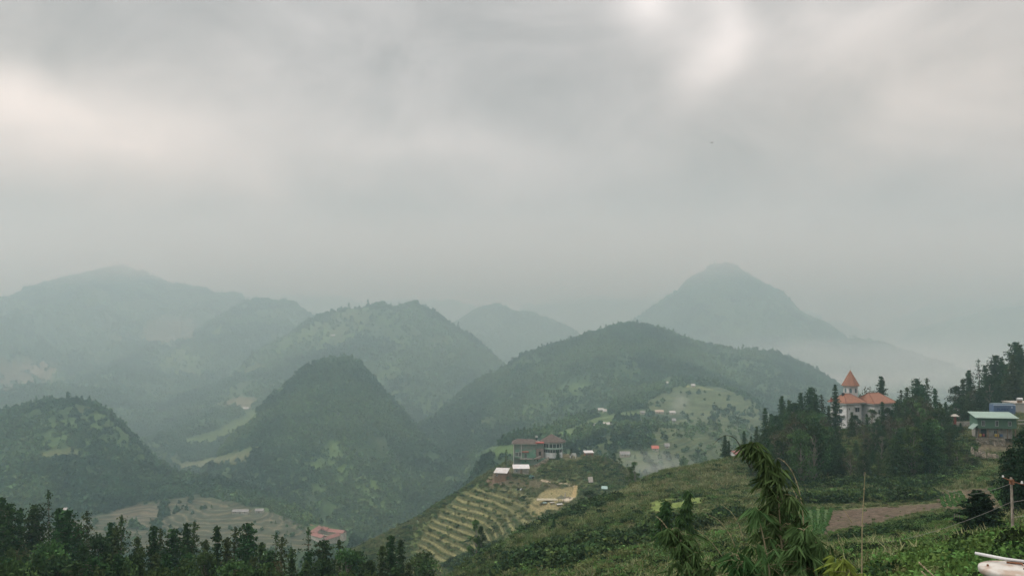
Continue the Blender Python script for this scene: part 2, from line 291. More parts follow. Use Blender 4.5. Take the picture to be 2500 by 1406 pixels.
TER_V = [(1570, 985), (1640, 948), (1760, 945), (1860, 990), (1930, 1060), (1800, 1100), (1700, 1160), (1500, 1165), (1500, 1108), (1590, 1100), (1590, 1040), (1690, 1020), (1600, 1010)]
mV = inpoly(PXG, PYG, TER_V) & isvil; mVs = soften(mV, 3)
TQ = np.where(ID == 2, (ZT + wob) / 1.3, TQ); tz, trV = terrace(ZT + wob, 2.0, 0.6); ZT = ZT + mVs * (tz - wob - ZT)
PXG, PYG = topix(XG, YG, ZT)

def zat(x, y):
    """terrain height under a point"""
    fu = np.interp(x / y, U, np.arange(NU)); fw = np.interp(math.log(max(y, 1.3)), Wl, np.arange(NV))
    i = min(int(fw), NV - 2); j = min(int(fu), NU - 2); a = fw - i; b = fu - j
    return float(ZT[i, j] * (1 - a) * (1 - b) + ZT[i + 1, j] * a * (1 - b) + ZT[i, j + 1] * (1 - a) * b + ZT[i + 1, j + 1] * a * b)
def hit(px, py, dmin=5.0):
    """where the ray through a pixel first meets the ground"""
    u, v = uv_of(px, py); j = int(round(np.interp(u, U, np.arange(NU)))); col = ZT[:, j] - v * Dr
    k = np.argmax((col > 0) & (Dr > dmin))
    if k == 0: return None
    a, b = col[k - 1], col[k]; t = -a / (b - a) if b != a else 0
    d = Dr[k - 1] + (Dr[k] - Dr[k - 1]) * t
    return Vector((u * d, d, v * d))
def ground(px, d):
    u, v = uv_of(px, 1100); return Vector((u * d, d, zat(u * d, d)))

_q = np.clip(.45 + .9 * sstep(-.25, .35, fbm(XG, YG, 60, 4, 0.6, 21.0)), 0, 1)
plat = 1 - soften(inpoly(PXG, PYG, [(1325, 1192), (1408, 1183), (1410, 1215), (1380, 1242), (1310, 1262)]), 2)
TM = np.stack([mAs * _q * plat, mHs, mVs, TQ], -1)
# ---- land colours (albedo, nothing lit or shaded in it)
def rgb(*c): return np.array(c, dtype=np.float32)
nA = fbm(XG, YG, 60, 4, 0.6, 21.0); nB = fbm(XG, YG, 240, 4, 0.55, 31.0); nC = fbm(XG, YG, 8, 3, 0.6, 41.0)
def lerp(c, d, t): return c * (1 - t[..., None]) + d * t[..., None]
C = np.broadcast_to(rgb(.035, .060, .026), XG.shape + (3,)).copy()
C = lerp(C, rgb(.075, .12, .045), sstep(-.12, .22, nA + nB * .6))
C = lerp(C, rgb(.075, .085, .045), sstep(.16, .42, nB - nA * .5) * .7)
# near hillside: olive scrub and dry grass
Cn = np.broadcast_to(rgb(.105, .135, .052), XG.shape + (3,)).copy()
Cn = lerp(Cn, rgb(.065, .10, .035), sstep(-.1, .3, nA + nC * .5)); Cn = lerp(Cn, rgb(.14, .125, .07), sstep(.0, .45, -nA + nC * .5) * .8)
C[isnear] = Cn[isnear]; C[isvil] *= .72
LOW = inpoly(PXG, PYG, [(1880, 1232), (2270, 1222), (2290, 1195), (2490, 1185), (2495, 1262), (2420, 1300), (2250, 1335), (1900, 1360)]) | inpoly(PXG, PYG, [(1560, 1240), (1760, 1225), (1760, 1285), (1570, 1290)])
FIELDS = []   # (polygon px, colour, id test, scatter allowed)
def field(poly, colour, test, keep=0.0, soft=2, noise=0.25):
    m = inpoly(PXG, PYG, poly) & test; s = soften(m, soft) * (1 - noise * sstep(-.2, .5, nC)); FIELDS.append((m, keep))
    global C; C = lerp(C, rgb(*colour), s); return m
big = ~isnear
field([(340, 800), (400, 775), (480, 782), (470, 830), (360, 842)], (.11, .10, .07), big)
field([(0, 890), (60, 880), (150, 885), (120, 930), (0, 960)], (.15, .12, .085), big, .3)
field([(520, 990), (590, 968), (640, 975), (600, 1000)], (.13, .12, .075), big)
field([(440, 1075), (520, 1052), (620, 1000), (640, 1010), (600, 1045), (520, 1085), (460, 1090)], (.085, .12, .042), big)
field([(560, 1110), (640, 1090), (600, 1130), (440, 1150), (430, 1135)], (.12, .13, .07), big)
field([(860, 1180), (900, 1160), (980, 1165), (990, 1215), (940, 1250), (880, 1235)], (.10, .16, .05), big, .4)
field([(830, 1130), (870, 1140), (860, 1190), (830, 1180)], (.09, .15, .045), big, .5)
field([(1170, 1105), (1200, 1090), (1290, 1083), (1290, 1100), (1230, 1112), (1175, 1125)], (.075, .12, .042), big)
field([(1350, 1062), (1380, 1048), (1420, 1052), (1390, 1075), (1355, 1080)], (.08, .125, .045), big)
field([(1380, 1050), (1450, 1020), (1540, 1003), (1600, 998), (1600, 1010), (1520, 1020), (1450, 1040), (1400, 1062)], (.085, .12, .048), big)
field([(80, 1108), (180, 1092), (200, 1110), (110, 1128)], (.10, .11, .05), big)
field([(200, 1040), (290, 1045), (345, 1100), (368, 1140), (330, 1130), (270, 1100)], (.055, .09, .035), ishill, .8)
field([(0, 1130), (60, 1118), (100, 1105), (90, 1125), (0, 1160)], (.065, .12, .035), ishill, .5)
field(TER_H, (.058, .064, .042), ishill, 0.05)
field([(270, 1250), (340, 1230), (385, 1240), (380, 1270), (280, 1280)], (.115, .095, .07), ishill)
field(TER_V, (.085, .10, .05), isvil, 0.06)
HOUSES = [(600, 999, 14), (813, 820, 9), (462, 782, 8), (1466, 1003, 13), (1476, 1006, 8), (1482, 1039, 21), (1449, 1041, 8), (1609, 1008, 19), (1641, 1010, 13), (1572, 1033, 13), (1568, 1010, 10), (1627, 937, 7), (1692, 944, 8), (1599, 1098, 15), (1525, 1112, 22), (1628, 1092, 10), (1645, 1029, 8), (588, 1252, 40), (634, 1250, 22), (160, 1248, 8)]
hm = np.zeros(XG.shape, bool)
for hx, hy, hw in HOUSES: hm |= (np.abs(PXG - hx) < hw * .75 + 3) & (PYG > hy - 12) & (PYG < hy + 14) & big
hm |= inpoly(PXG, PYG, [(750, 1278), (800, 1278), (860, 1315), (855, 1352), (735, 1352)]) & big
FIELDS.append((hm, 0.0))
# spur
field(TER_A, (.085, .09, .042), isnear, 0.16)
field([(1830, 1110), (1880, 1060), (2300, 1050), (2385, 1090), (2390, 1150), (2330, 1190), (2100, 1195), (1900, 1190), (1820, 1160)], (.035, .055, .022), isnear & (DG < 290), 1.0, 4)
field([(1203, 1148), (1252, 1148), (1255, 1178), (1200, 1178)], (.12, .09, .06), isnear & (DG > 300), 0.0, 1)
field([(1246, 1112), (1420, 1112), (1420, 1124), (1340, 1128), (1310, 1150), (1300, 1162), (1246, 1162)], (.10, .10, .05), isnear & (DG > 300), 0.0, 1)
field([(1330, 1195), (1405, 1185), (1408, 1215), (1380, 1240), (1300, 1262), (1290, 1235)], (.23, .20, .10), isnear, 0.02)
field([(1368, 1215), (1405, 1214), (1392, 1222), (1380, 1224)], (.52, .47, .38), isnear & (DG > 300))
field([(1225, 1165), (1340, 1170), (1400, 1185), (1330, 1195), (1180, 1188)], (.085, .075, .045), isnear & (DG > 300), .2)
field([(1190, 1165), (1240, 1165), (1230, 1180), (1185, 1185)], (.17, .11, .08), isnear & (DG > 300), .1)
# beds and plots of the near hillside
PLOT_SOIL = [(2010, 1248), (2100, 1240), (2290, 1228), (2285, 1243), (2200, 1260), (2100, 1290), (1990, 1310)]
PLOT_CROP = [(1905, 1262), (1950, 1245), (2030, 1243), (2005, 1310), (1945, 1312)]
PLOT_BEDS = [(2297, 1212), (2352, 1198), (2378, 1236), (2305, 1238)]
PLOT_BEDS2 = [(2412, 1194), (2470, 1190), (2478, 1235), (2446, 1240)]
PLOT_SMALL = [(1578, 1232), (1610, 1218), (1735, 1212), (1728, 1224), (1690, 1234), (1600, 1252)]
field([(2380, 1064), (2470, 1064), (2475, 1108), (2385, 1110)], (.13, .11, .075), isnear & (DG < 290), 0.0, 1)
field(PLOT_SOIL, (.115, .088, .066), isnear & (DG < 200), 0.03)
field(PLOT_CROP, (.075, .13, .05), isnear & (DG < 200), 0.0)
field([(2290, 1200), (2440, 1188), (2480, 1238), (2420, 1262), (2330, 1245), (2280, 1245)], (.105, .085, .06), isnear & (DG < 200), 0.05)
field(PLOT_BEDS, (.14, .12, .07), isnear & (DG < 200), 0.0); field(PLOT_BEDS2, (.12, .12, .06), isnear & (DG < 200), 0.0)
field(PLOT_SMALL, (.16, .21, .065), isnear & (DG < 200), 0.02)
field([(2425, 1268), (2480, 1258), (2490, 1266), (2430, 1276)], (.34, .27, .20), isnear & (DG < 120), 0.02)
field([(2330, 1370), (2480, 1370), (2490, 1420), (2250, 1420)], (.17, .085, .045), isnear & (DG < 60), 0.35)
field([(1330, 1385), (1380, 1340), (1420, 1330), (1400, 1360), (1360, 1406)], (.15, .095, .06), isnear & (DG < 200), 0.2)
field([(1650, 1262), (1700, 1255), (1690, 1275), (1640, 1280)], (.18, .12, .08), isnear & (DG < 200), 0.1)
KEEP = np.ones(XG.shape, np.float32)
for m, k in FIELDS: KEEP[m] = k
# paths: worn lighter earth along polylines
def path_mask(line, half):
    out = np.zeros(XG.shape, np.float32); P = [hit(a, b, 30) for a, b in line]; P = [p for p in P if p]
    for a, b in zip(P[:-1], P[1:]):
        if (b - a).length > 140: continue
        ex, ey = b.x - a.x, b.y - a.y; L = ex * ex + ey * ey + 1e-6
        x0, x1 = min(a.x, b.x) - half * 3, max(a.x, b.x) + half * 3
        t = np.clip(((XG - a.x) * ex + (YG - a.y) * ey) / L, 0, 1)
        ds = np.hypot(XG - a.x - t * ex, YG - a.y - t * ey); out = np.maximum(out, 1 - sstep(half * .6, half * 1.3, ds))
    return out
for line, half, c in (([(1318, 1171), (1340, 1176), (1370, 1180), (1402, 1186), (1430, 1190), (1455, 1193)], .5, (.42, .34, .25)),
                      ([(1408, 1186), (1404, 1198), (1400, 1212)], .9, (.33, .26, .13)),
                      ([(575, 1188), (620, 1205), (670, 1232), (720, 1258), (762, 1282)], 2.2, (.30, .21, .12)),
                      ([(1335, 1400), (1350, 1375), (1372, 1352), (1395, 1335)], .8, (.20, .12, .075)),
                      ([(1625, 933), (1680, 945), (1740, 952), (1790, 956)], 2.0, (.22, .24, .11)),
                      ([(2330, 1250), (2200, 1285), (2100, 1310)], .5, (.16, .12, .08))):
    pm = path_mask(line, half); C = lerp(C, rgb(*c), pm); KEEP[pm > .3] = 0.0

# ------------------------------------------------------------------ materials
def mat(name, base=(.5, .5, .5), rough=.85, vary=0.0, vscale=1.0, bump=0.0, bscale=10.0, attr=None, metal=0.0, island=0.0, trans=0.0, dirt=None, spec=0.3, coord='Object'):
    m = bpy.data.materials.new(name); m.use_nodes = True; t = m.node_tree; b = t.nodes['Principled BSDF']
    b.inputs['Roughness'].default_value = rough; b.inputs['Metallic'].default_value = metal; b.inputs['Specular IOR Level'].default_value = spec
    N = lambda k: t.nodes.new(k); L = t.links.new
    co = N('ShaderNodeTexCoord')
    src = N('ShaderNodeNewGeometry').outputs['Position'] if coord == 'Position' else co.outputs[coord]
    if attr:
        a = N('ShaderNodeAttribute'); a.attribute_name = attr; col = a.outputs['Color']
    else:
        r = N('ShaderNodeRGB'); r.outputs[0].default_value = (*base, 1); col = r.outputs[0]
    if attr:   # terrace treads and banks: thin contour bands
        a2 = N('ShaderNodeAttribute'); a2.attribute_name = 'terrace'; s2 = N('ShaderNodeSeparateColor'); L(a2.outputs['Color'], s2.inputs[0])
        fr = N('ShaderNodeMath'); fr.operation = 'FRACT'; L(a2.outputs['Alpha'], fr.inputs[0])
        def band(a, b, c, d):
            u1 = N('ShaderNodeMapRange'); L(fr.outputs[0], u1.inputs[0]); u1.inputs[1].default_value = a; u1.inputs[2].default_value = b
            u2 = N('ShaderNodeMapRange'); L(fr.outputs[0], u2.inputs[0]); u2.inputs[1].default_value = c; u2.inputs[2].default_value = d; u2.inputs[3].default_value = 1; u2.inputs[4].default_value = 0
            mm = N('ShaderNodeMath'); mm.operation = 'MULTIPLY'; L(u1.outputs[0], mm.inputs[0]); L(u2.outputs[0], mm.inputs[1]); return mm.outputs[0]
        for ch, bd, cc in ((0, band(.50, .60, .70, .80), (.225, .22, .105)), (0, band(.0, .06, .3, .42), (.045, .065, .026)), (1, band(.5, .62, .74, .84), (.12, .11, .07)), (1, band(.0, .1, .3, .4), (.055, .06, .04)), (2, band(.1, .2, .45, .55), (.055, .08, .04))):
            mm = N('ShaderNodeMath'); mm.operation = 'MULTIPLY'; L(bd, mm.inputs[0]); L(s2.outputs[ch], mm.inputs[1]); mi = N('ShaderNodeMix'); mi.data_type = 'RGBA'; L(mm.outputs[0], mi.inputs['Factor']); L(col, mi.inputs['A']); mi.inputs['B'].default_value = (*cc, 1); col = mi.outputs['Result']
    if vary > 0:
        n = N('ShaderNodeTexNoise'); n.inputs['Scale'].default_value = vscale; n.inputs['Detail'].default_value = 6; n.inputs['Roughness'].default_value = .62; L(src, n.inputs['Vector'])
        mr = N('ShaderNodeMapRange'); mr.inputs[1].default_value = .36; mr.inputs[2].default_value = .64; mr.inputs[3].default_value = 1 - vary; mr.inputs[4].default_value = 1 + vary; L(n.outputs['Fac'], mr.inputs[0])
        v = N('ShaderNodeVectorMath'); v.operation = 'SCALE'; L(col, v.inputs[0]); L(mr.outputs[0], v.inputs['Scale']); col = v.outputs[0]
    if dirt:
        n = N('ShaderNodeTexNoise'); n.inputs['Scale'].default_value = dirt[1]; n.inputs['Detail'].default_value = 8; L(src, n.inputs['Vector'])
        mr = N('ShaderNodeMapRange'); mr.inputs[1].default_value = .46; mr.inputs[2].default_value = .60; L(n.outputs['Fac'], mr.inputs[0]); mr.inputs[4].default_value = dirt[2]
        mxn = N('ShaderNodeMix'); mxn.data_type = 'RGBA'; L(mr.outputs[0], mxn.inputs['Factor']); L(col, mxn.inputs['A']); mxn.inputs['B'].default_value = (*dirt[0], 1); col = mxn.outputs['Result']
    if island > 0:
        oi = N('ShaderNodeObjectInfo'); gi = N('ShaderNodeNewGeometry')
        ad = N('ShaderNodeMath'); ad.operation = 'ADD'; L(oi.outputs['Random'], ad.inputs[0]); L(gi.outputs['Random Per Island'], ad.inputs[1])
        hs = N('ShaderNodeHueSaturation'); L(col, hs.inputs['Color'])
        mh = N('ShaderNodeMapRange'); mh.inputs[3].default_value = .5 - .045 * min(island, .6); mh.inputs[4].default_value = .5 + .03 * min(island, .6); L(oi.outputs['Random'], mh.inputs[0]); L(mh.outputs[0], hs.inputs['Hue'])
        mv = N('ShaderNodeMapRange'); mv.inputs[2].default_value = 2.0; mv.inputs[3].default_value = 1 - .5 * island; mv.inputs[4].default_value = 1 + .5 * island; L(ad.outputs[0], mv.inputs[0]); L(mv.outputs[0], hs.inputs['Value'])
        col = hs.outputs['Color']
    L(col, b.inputs['Base Color'])
    if bump > 0:
        n = N('ShaderNodeTexNoise'); n.inputs['Scale'].default_value = bscale; n.inputs['Detail'].default_value = 6; L(src, n.inputs['Vector'])
        bp = N('ShaderNodeBump'); bp.inputs['Strength'].default_value = min(bump, 1.0); bp.inputs['Distance'].default_value = bump / bscale * 3; L(n.outputs['Fac'], bp.inputs['Height']); L(bp.outputs[0], b.inputs['Normal'])
    if trans > 0:
        tr = N('ShaderNodeBsdfTranslucent'); L(col, tr.inputs['Color']); ms = N('ShaderNodeMixShader'); ms.inputs[0].default_value = trans
        L(b.outputs[0], ms.inputs[1]); L(tr.outputs[0], ms.inputs[2]); L(ms.outputs[0], t.nodes['Material Output'].inputs['Surface'])
    return m
M_land_far = mat('land_far', attr='col', vary=.28, vscale=.09, rough=1, spec=.05)
M_land_near = mat('land_near', attr='col', vary=.4, vscale=1.3, rough=1, bump=.8, bscale=2.5, spec=.05)

def mesh_obj(name, V, F, m, parent=None, smooth=False, link=True):
    me = bpy.data.meshes.new(name); V = np.asarray(V, np.float32)
    if isinstance(F, np.ndarray) and F.ndim == 2:
        k = F.shape[1]; me.vertices.add(len(V)); me.vertices.foreach_set('co', V.ravel())
        me.loops.add(F.size); me.loops.foreach_set('vertex_index', F.astype(np.int32).ravel())
        me.polygons.add(len(F)); me.polygons.foreach_set('loop_start', np.arange(0, F.size, k, dtype=np.int32)); me.update(calc_edges=True)
    else:
        me.from_pydata([tuple(v) for v in V], [], F); me.update()
    if smooth: me.polygons.foreach_set('use_smooth', np.ones(len(me.polygons), bool))
    if m is not None: me.materials.append(m)
    o = bpy.data.objects.new(name, me)
    if link: COL.objects.link(o)
    if parent is not None: o.parent = parent
    return o
# split the one land surface into its hills
NAMES = {0: 'ground', 1: 'hill', 2: 'valley_slope', 3: 'valley_floor'}
vid = np.arange(NU * NV).reshape(NV, NU)
Q = np.stack([vid[:-1, :-1], vid[:-1, 1:], vid[1:, 1:], vid[1:, :-1]], -1)
qid = ID[:-1, :-1]; ALLV = np.stack([XG, YG, ZT], -1).reshape(-1, 3).astype(np.float32); ALLC = np.concatenate([np.clip(C, 0, 1), np.ones(XG.shape + (1,))], -1).reshape(-1, 4).astype(np.float32)
ALLT = TM.reshape(-1, 4).astype(np.float32)
def land(name, sel, m):
    q = Q[sel].reshape(-1, 4)
    if len(q) < 50: return
    used, inv = np.unique(q, return_inverse=True); o = mesh_obj(name, ALLV[used], inv.reshape(-1, 4), m, smooth=True)
    a = o.data.color_attributes.new('col', 'FLOAT_COLOR', 'POINT'); a.data.foreach_set('color', ALLC[used].ravel()); a = o.data.color_attributes.new('terrace', 'FLOAT_COLOR', 'POINT'); a.data.foreach_set('color', ALLT[used].ravel()); o['kind'] = 'structure'
    return o
for k in range(len(LN)):
    sel = qid == k
    if k == 0:
        land('ground', sel, M_land_near)
    else:
        land(NAMES.get(k, 'mountain'), sel, M_land_far)
# ------------------------------------------------------------------ vegetation meshes
def leaf_mat(name, base, island=1.0, trans=.25, vary=.35, vscale=.5, coord='Object', dirt=None):
    return mat(name, base=base, rough=.7, vary=vary, vscale=vscale, island=island, trans=trans, spec=.03, coord=coord, dirt=dirt)
M_FAR = leaf_mat('far_foliage', (.034, .062, .028), 1.0, 0.0, .7, .02, 'Position', ((.105, .16, .055), .0085, .85))
M_CONIF = leaf_mat('conifer_needles', (.030, .064, .022), .7, .12, .4, .6)
M_CONIF2 = leaf_mat('conifer_needles_olive', (.045, .07, .024), .8, .12, .4, .6)
M_DARK = leaf_mat('dark_needles', (.016, .034, .016), .4, .08, .3, 2)
M_BROAD = leaf_mat('broad_leaves', (.052, .10, .033), 1.0, .2, .4, .5)
M_BROWN = leaf_mat('brown_leaves', (.062, .06, .032), .6, .2, .3, .5)
M_SHRUB = leaf_mat('shrub_leaves', (.075, .125, .04), 1.3, .2, .4, .6)
M_SHRUB2 = leaf_mat('dark_shrub_leaves', (.028, .052, .020), .9, .15, .3, .6)
M_OLIVE = leaf_mat('olive_shrub_leaves', (.125, .15, .06), 1.0, .2, .35, .6)
M_FERN = leaf_mat('bright_leaves', (.09, .17, .045), .8, .3, .3, 1.5)
M_GRASS = leaf_mat('dry_grass', (.19, .20, .10), 1.0, .3, .3, 1.0)
M_CROP = leaf_mat('crop_leaves', (.08, .17, .05), .5, .3, .3, 2.0)
M_BARK = mat('bark', (.10, .08, .06), vary=.3, vscale=6, bump=.5, bscale=15)
M_BARKG = mat('grey_bark', (.16, .145, .12), vary=.3, vscale=6, bump=.5, bscale=15)

class QB:
    """collects leaf quads"""
    def __init__(s, seed): s.r = np.random.default_rng(seed); s.V = []; s.n = 0
    def add(s, c, size, aspect=.6, nrm=None, jit=1.0, up=0.0):
        c = np.asarray(c, float); n = len(c); r = s.r
        d = r.normal(size=(n, 3))
        if nrm is not None: d = nrm * (1 - jit) + d * jit * .6
        d[:, 2] *= (1 - up); d /= np.linalg.norm(d, axis=1)[:, None] + 1e-9
        q = r.normal(size=(n, 3)); e = np.cross(d, q); e /= np.linalg.norm(e, axis=1)[:, None] + 1e-9
        sz = (np.broadcast_to(size, n) * r.uniform(.6, 1.3, n))[:, None]
        a = d * sz * .5; b = e * sz * .5 * aspect
        s.V.append(np.stack([c - a - b * .35, c + b * 1.0 - a * .1, c + a, c - b * 1.0 - a * .1], 1).reshape(-1, 3)); s.n += n
    def mesh(s, name, m, parent=None, link=True, cores=None):
        V = np.concatenate(s.V); F = np.arange(len(V)).reshape(-1, 4)
        return mesh_obj(name, V, F, m, parent, link=link)
def tube(path, rad, n=6, cap=True):
    """tapered tube along a polyline -> V, F(list)"""
    P = [Vector(p) for p in path]; V = []; F = []
    for i, p in enumerate(P):
        t = (P[min(i + 1, len(P) - 1)] - P[max(i - 1, 0)]).normalized(); a = t.orthogonal().normalized()
        if i and abs(a.dot(pa)) < .95: a = (pa - t * pa.dot(t)).normalized()
        elif i: a = (pa - t * pa.dot(t)).normalized()
        pa = a; b = t.cross(a)
        for k in range(n):
            th = 2 * math.pi * k / n; V.append(tuple(p + (a * math.cos(th) + b * math.sin(th)) * rad[i]))
    for i in range(len(P) - 1):
        for k in range(n):
            F.append((i * n + k, i * n + (k + 1) % n, (i + 1) * n + (k + 1) % n, (i + 1) * n + k))
    if cap: F.append(tuple(range(n))[::-1]); F.append(tuple((len(P) - 1) * n + k for k in range(n)))
    return V, F
class MB:
    def __init__(s): s.V = []; s.F = []
    def put(s, V, F):
        o = len(s.V); s.V += [tuple(v) for v in V]; s.F += [tuple(i + o for i in f) for f in F]; return s
    def tube(s, path, rad, n=6):
        if isinstance(rad, (int, float)): rad = [rad] * len(path)
        return s.put(*tube(path, rad, n))
    def box(s, x0, x1, y0, y1, z0, z1):
        V = [(x0, y0, z0), (x1, y0, z0), (x1, y1, z0), (x0, y1, z0), (x0, y0, z1), (x1, y0, z1), (x1, y1, z1), (x0, y1, z1)]
        return s.put(V, [(0, 3, 2, 1), (4, 5, 6, 7), (0, 1, 5, 4), (1, 2, 6, 5), (2, 3, 7, 6), (3, 0, 4, 7)])
    def prism(s, poly, z0, z1):
        n = len(poly); V = [(x, y, z0) for x, y in poly] + [(x, y, z1) for x, y in poly]
        return s.put(V, [tuple(range(n))[::-1], tuple(range(n, 2 * n))] + [(i, (i + 1) % n, n + (i + 1) % n, n + i) for i in range(n)])
    def cone(s, cx, cy, z0, z1, r0, r1, n=8, ph=0.0):
        V = [(cx + r0 * math.cos(ph + 2 * math.pi * k / n), cy + r0 * math.sin(ph + 2 * math.pi * k / n), z0) for k in range(n)]
        V += [(cx + r1 * math.cos(ph + 2 * math.pi * k / n), cy + r1 * math.sin(ph + 2 * math.pi * k / n), z1) for k in range(n)]
        return s.put(V, [tuple(range(n))[::-1], tuple(range(n, 2 * n))] + [(i, (i + 1) % n, n + (i + 1) % n, n + i) for i in range(n)])
    def build(s, name, m, parent=None, smooth=False, link=True, bevel=0.0):
        o = mesh_obj(name, s.V, s.F, m, parent, smooth, link)
        if bevel:
            b = o.modifiers.new('bevel', 'BEVEL'); b.width = bevel; b.segments = 2; b.limit_method = 'ANGLE'
        return o

def conifer(seed, H=15.0, R=2.8, base=.14, dens=1.0, sparse=0.0, leaf=.46, m=None, taper=1.0, droop=.25, name='conifer', barkm=None):
    r = np.random.default_rng(seed); root = empty(name, (0, 0, 0))
    bend = r.normal(0, .15, 2)
    tr = MB().tube([(bend[0] * t * t, bend[1] * t * t, H * t) for t in np.linspace(-.08, .985, 8)], list(np.linspace(H * .017, .025, 8)), 7)
    qb = QB(seed + 1); lv = int(15 * (1.9 - sparse)); 
    for i in range(lv):
        t = base + (1 - base) * (i + r.uniform(0, .6)) / lv; z = H * t
        k = (t - base) / (1 - base); prof = ((1 - k) ** (taper * .85) * (0.6 + .4 * min(1, k * 5)) * 1.15 + .07) * R
        prof *= r.uniform(.72, 1.15)
        nb = int(r.integers(4, 7)) if sparse < .5 else int(r.integers(3, 5))
        a0 = r.uniform(0, 6.28)
        for b in range(nb):
            if r.random() < sparse * .35: continue
            a = a0 + b * 6.283 / nb + r.normal(0, .25); L = max(.25, prof * r.uniform(.6, 1.15)); s = np.linspace(.15, 1, max(2, int(L / .34)))
            up = r.uniform(-.05, .25) + .35 * k
            X = bend[0] * t * t + np.cos(a) * L * s; Y = bend[1] * t * t + np.sin(a) * L * s; Zz = z + L * (up * s - droop * s * s * 1.4)
            if L > .8: tr.tube([(X[0] * .2, Y[0] * .2, z), (X[len(s) // 2], Y[len(s) // 2], Zz[len(s) // 2]), (X[-1], Y[-1], Zz[-1])], [.05, .03, .012], 3)
            n = max(1, int(round(4.2 * dens)))
            c = np.repeat(np.stack([X, Y, Zz], 1), n, 0); c += r.normal(0, 1, c.shape) * np.array([.16, .16, .10]) * (1 + L * .25)
            qb.add(c, leaf * (1 - sparse * .25), .55, up=.35)
    n = int(15 * 26 * (1 - sparse * .9)); k = r.random(n); t = base + (1 - base) * k; rr_ = ((1 - k) ** (taper * .85) + .05) * R * .6 * np.sqrt(r.random(n)); a = r.uniform(0, 6.28, n)
    if n > 0: qb.add(np.stack([bend[0] * t * t + np.cos(a) * rr_, bend[1] * t * t + np.sin(a) * rr_, H * t], 1), leaf * 1.7 * (1 - .5 * k), .7, up=.2)
    n = 26; c = np.stack([r.normal(bend[0], .09, n), r.normal(bend[1], .09, n), H * (1 - r.random(n) ** 2 * .09)], 1); qb.add(c, leaf * .7, .5)
    tr.build('trunk', barkm or M_BARK, root); qb.mesh('crown', m or M_CONIF, root)
    root['H'] = H; return root
def broadleaf(seed, H=9.0, R=3.2, clumps=26, per=95, leaf=.30, m=None, base=.25, name='broadleaf_tree', column=1.0, barkm=None):
    r = np.random.default_rng(seed); root = empty(name, (0, 0, 0)); tr = MB(); qb = QB(seed + 1)
    tr.tube([(0, 0, -.6), (.05, 0, H * .2), (r.normal(0, .2), r.normal(0, .2), H * .5), (r.normal(0, .3), r.normal(0, .3), H * .86)], [H * .022, H * .018, H * .012, .03], 7)
    for i in range(clumps):
        t = r.uniform(0, 1); z = H * (base + (1 - base) * t); prof = R * math.sin(math.pi * min(1, (.18 + .82 * t) ** .8)) ** .6 * column
        a = r.uniform(0, 6.28); rr = prof * math.sqrt(r.uniform(.1, 1)) * .85; c0 = np.array([math.cos(a) * rr, math.sin(a) * rr, min(z, H * .96)])
        cr = R * r.uniform(.26, .42)
        tr.tube([(0, 0, max(.5, c0[2] - rr * .8 - .5)), tuple(c0 * np.array([.5, .5, 1]) - np.array([0, 0, .25 * rr])), tuple(c0)], [.09, .06, .02], 4)
        d = r.normal(size=(per, 3)); d /= np.linalg.norm(d, axis=1)[:, None]; rad = cr * r.uniform(.35, 1.08, per)[:, None]
        qb.add(c0 + d * rad * np.array([1, 1, .72]), leaf, .75, nrm=d, jit=.8)
    tr.build('trunk', barkm or M_BARKG, root); qb.mesh('crown', m or M_BROAD, root); root['H'] = H; return root
def bush_mesh(seed, R, H, per, leaf, m, clumps=7, name='bush_source', core=True):
    qb = QB(seed); r = qb.r
    for i in range(clumps):
        a = r.uniform(0, 6.28); rr = R * math.sqrt(r.random()) * .75; c0 = np.array([math.cos(a) * rr, math.sin(a) * rr, H * r.uniform(.25, .7)]); cr = R * r.uniform(.35, .55)
        d = r.normal(size=(per, 3)); d[:, 2] = np.abs(d[:, 2]) * .9 - .25; d /= np.linalg.norm(d, axis=1)[:, None]
        qb.add(c0 + d * cr * r.uniform(.5, 1.1, per)[:, None] * np.array([1, 1, H / R * .6]), leaf, .7, nrm=d, jit=.85)
    return qb.mesh(name, m, link=False)
def grass_mesh(seed, n, h, spread, w, m, lean=.5, name='grass_source'):
    r = np.random.default_rng(seed); V = []; F = []
    for i in range(n):
        a = r.uniform(0, 6.28); b = r.uniform(0, 6.28); x, y = spread * math.sqrt(r.random()) * np.array([math.cos(b), math.sin(b)]); hh = h * r.uniform(.5, 1.2); ln = hh * lean * r.uniform(.2, 1.2)
        dx, dy = math.cos(a), math.sin(a); px_, py_ = -dy * w * .5, dx * w * .5; k = len(V)
        V += [(x - px_, y - py_, -.05), (x + px_, y + py_, -.05), (x + dx * ln * .35 + px_ * .8, y + dy * ln * .35 + py_ * .8, hh * .6), (x + dx * ln * .35 - px_ * .8, y + dy * ln * .35 - py_ * .8, hh * .6), (x + dx * ln, y + dy * ln, hh * r.uniform(.75, 1))]
        F += [(k, k + 1, k + 2, k + 3), (k + 3, k + 2, k + 4)]
    return mesh_obj(name, V, F, m, link=False)
def far_tree_mesh(seed, H, R, n, m, kind=0):
    qb = QB(seed); r = qb.r
    d = r.normal(size=(n, 3)); d /= np.linalg.norm(d, axis=1)[:, None]
    if kind == 0:   # domed
        c = d * r.uniform(.55, 1.05, n)[:, None] * np.array([R, R, H * .42]) + np.array([0, 0, H * .5]); c[:, :2] += r.normal(0, R * .12, 2)
    else:           # pointed
        t = r.random(n) ** 1.4; a = r.uniform(0, 6.28, n); rr = R * (1 - t) * r.uniform(.7, 1.15, n) + .15; c = np.stack([np.cos(a) * rr, np.sin(a) * rr, H * (.08 + .92 * t)], 1); d = np.stack([np.cos(a), np.sin(a), np.full(n, .5)], 1)
    qb.add(c, R * .95, .85, nrm=d, jit=.6)
    return qb.mesh('far_tree_source', m, link=False)

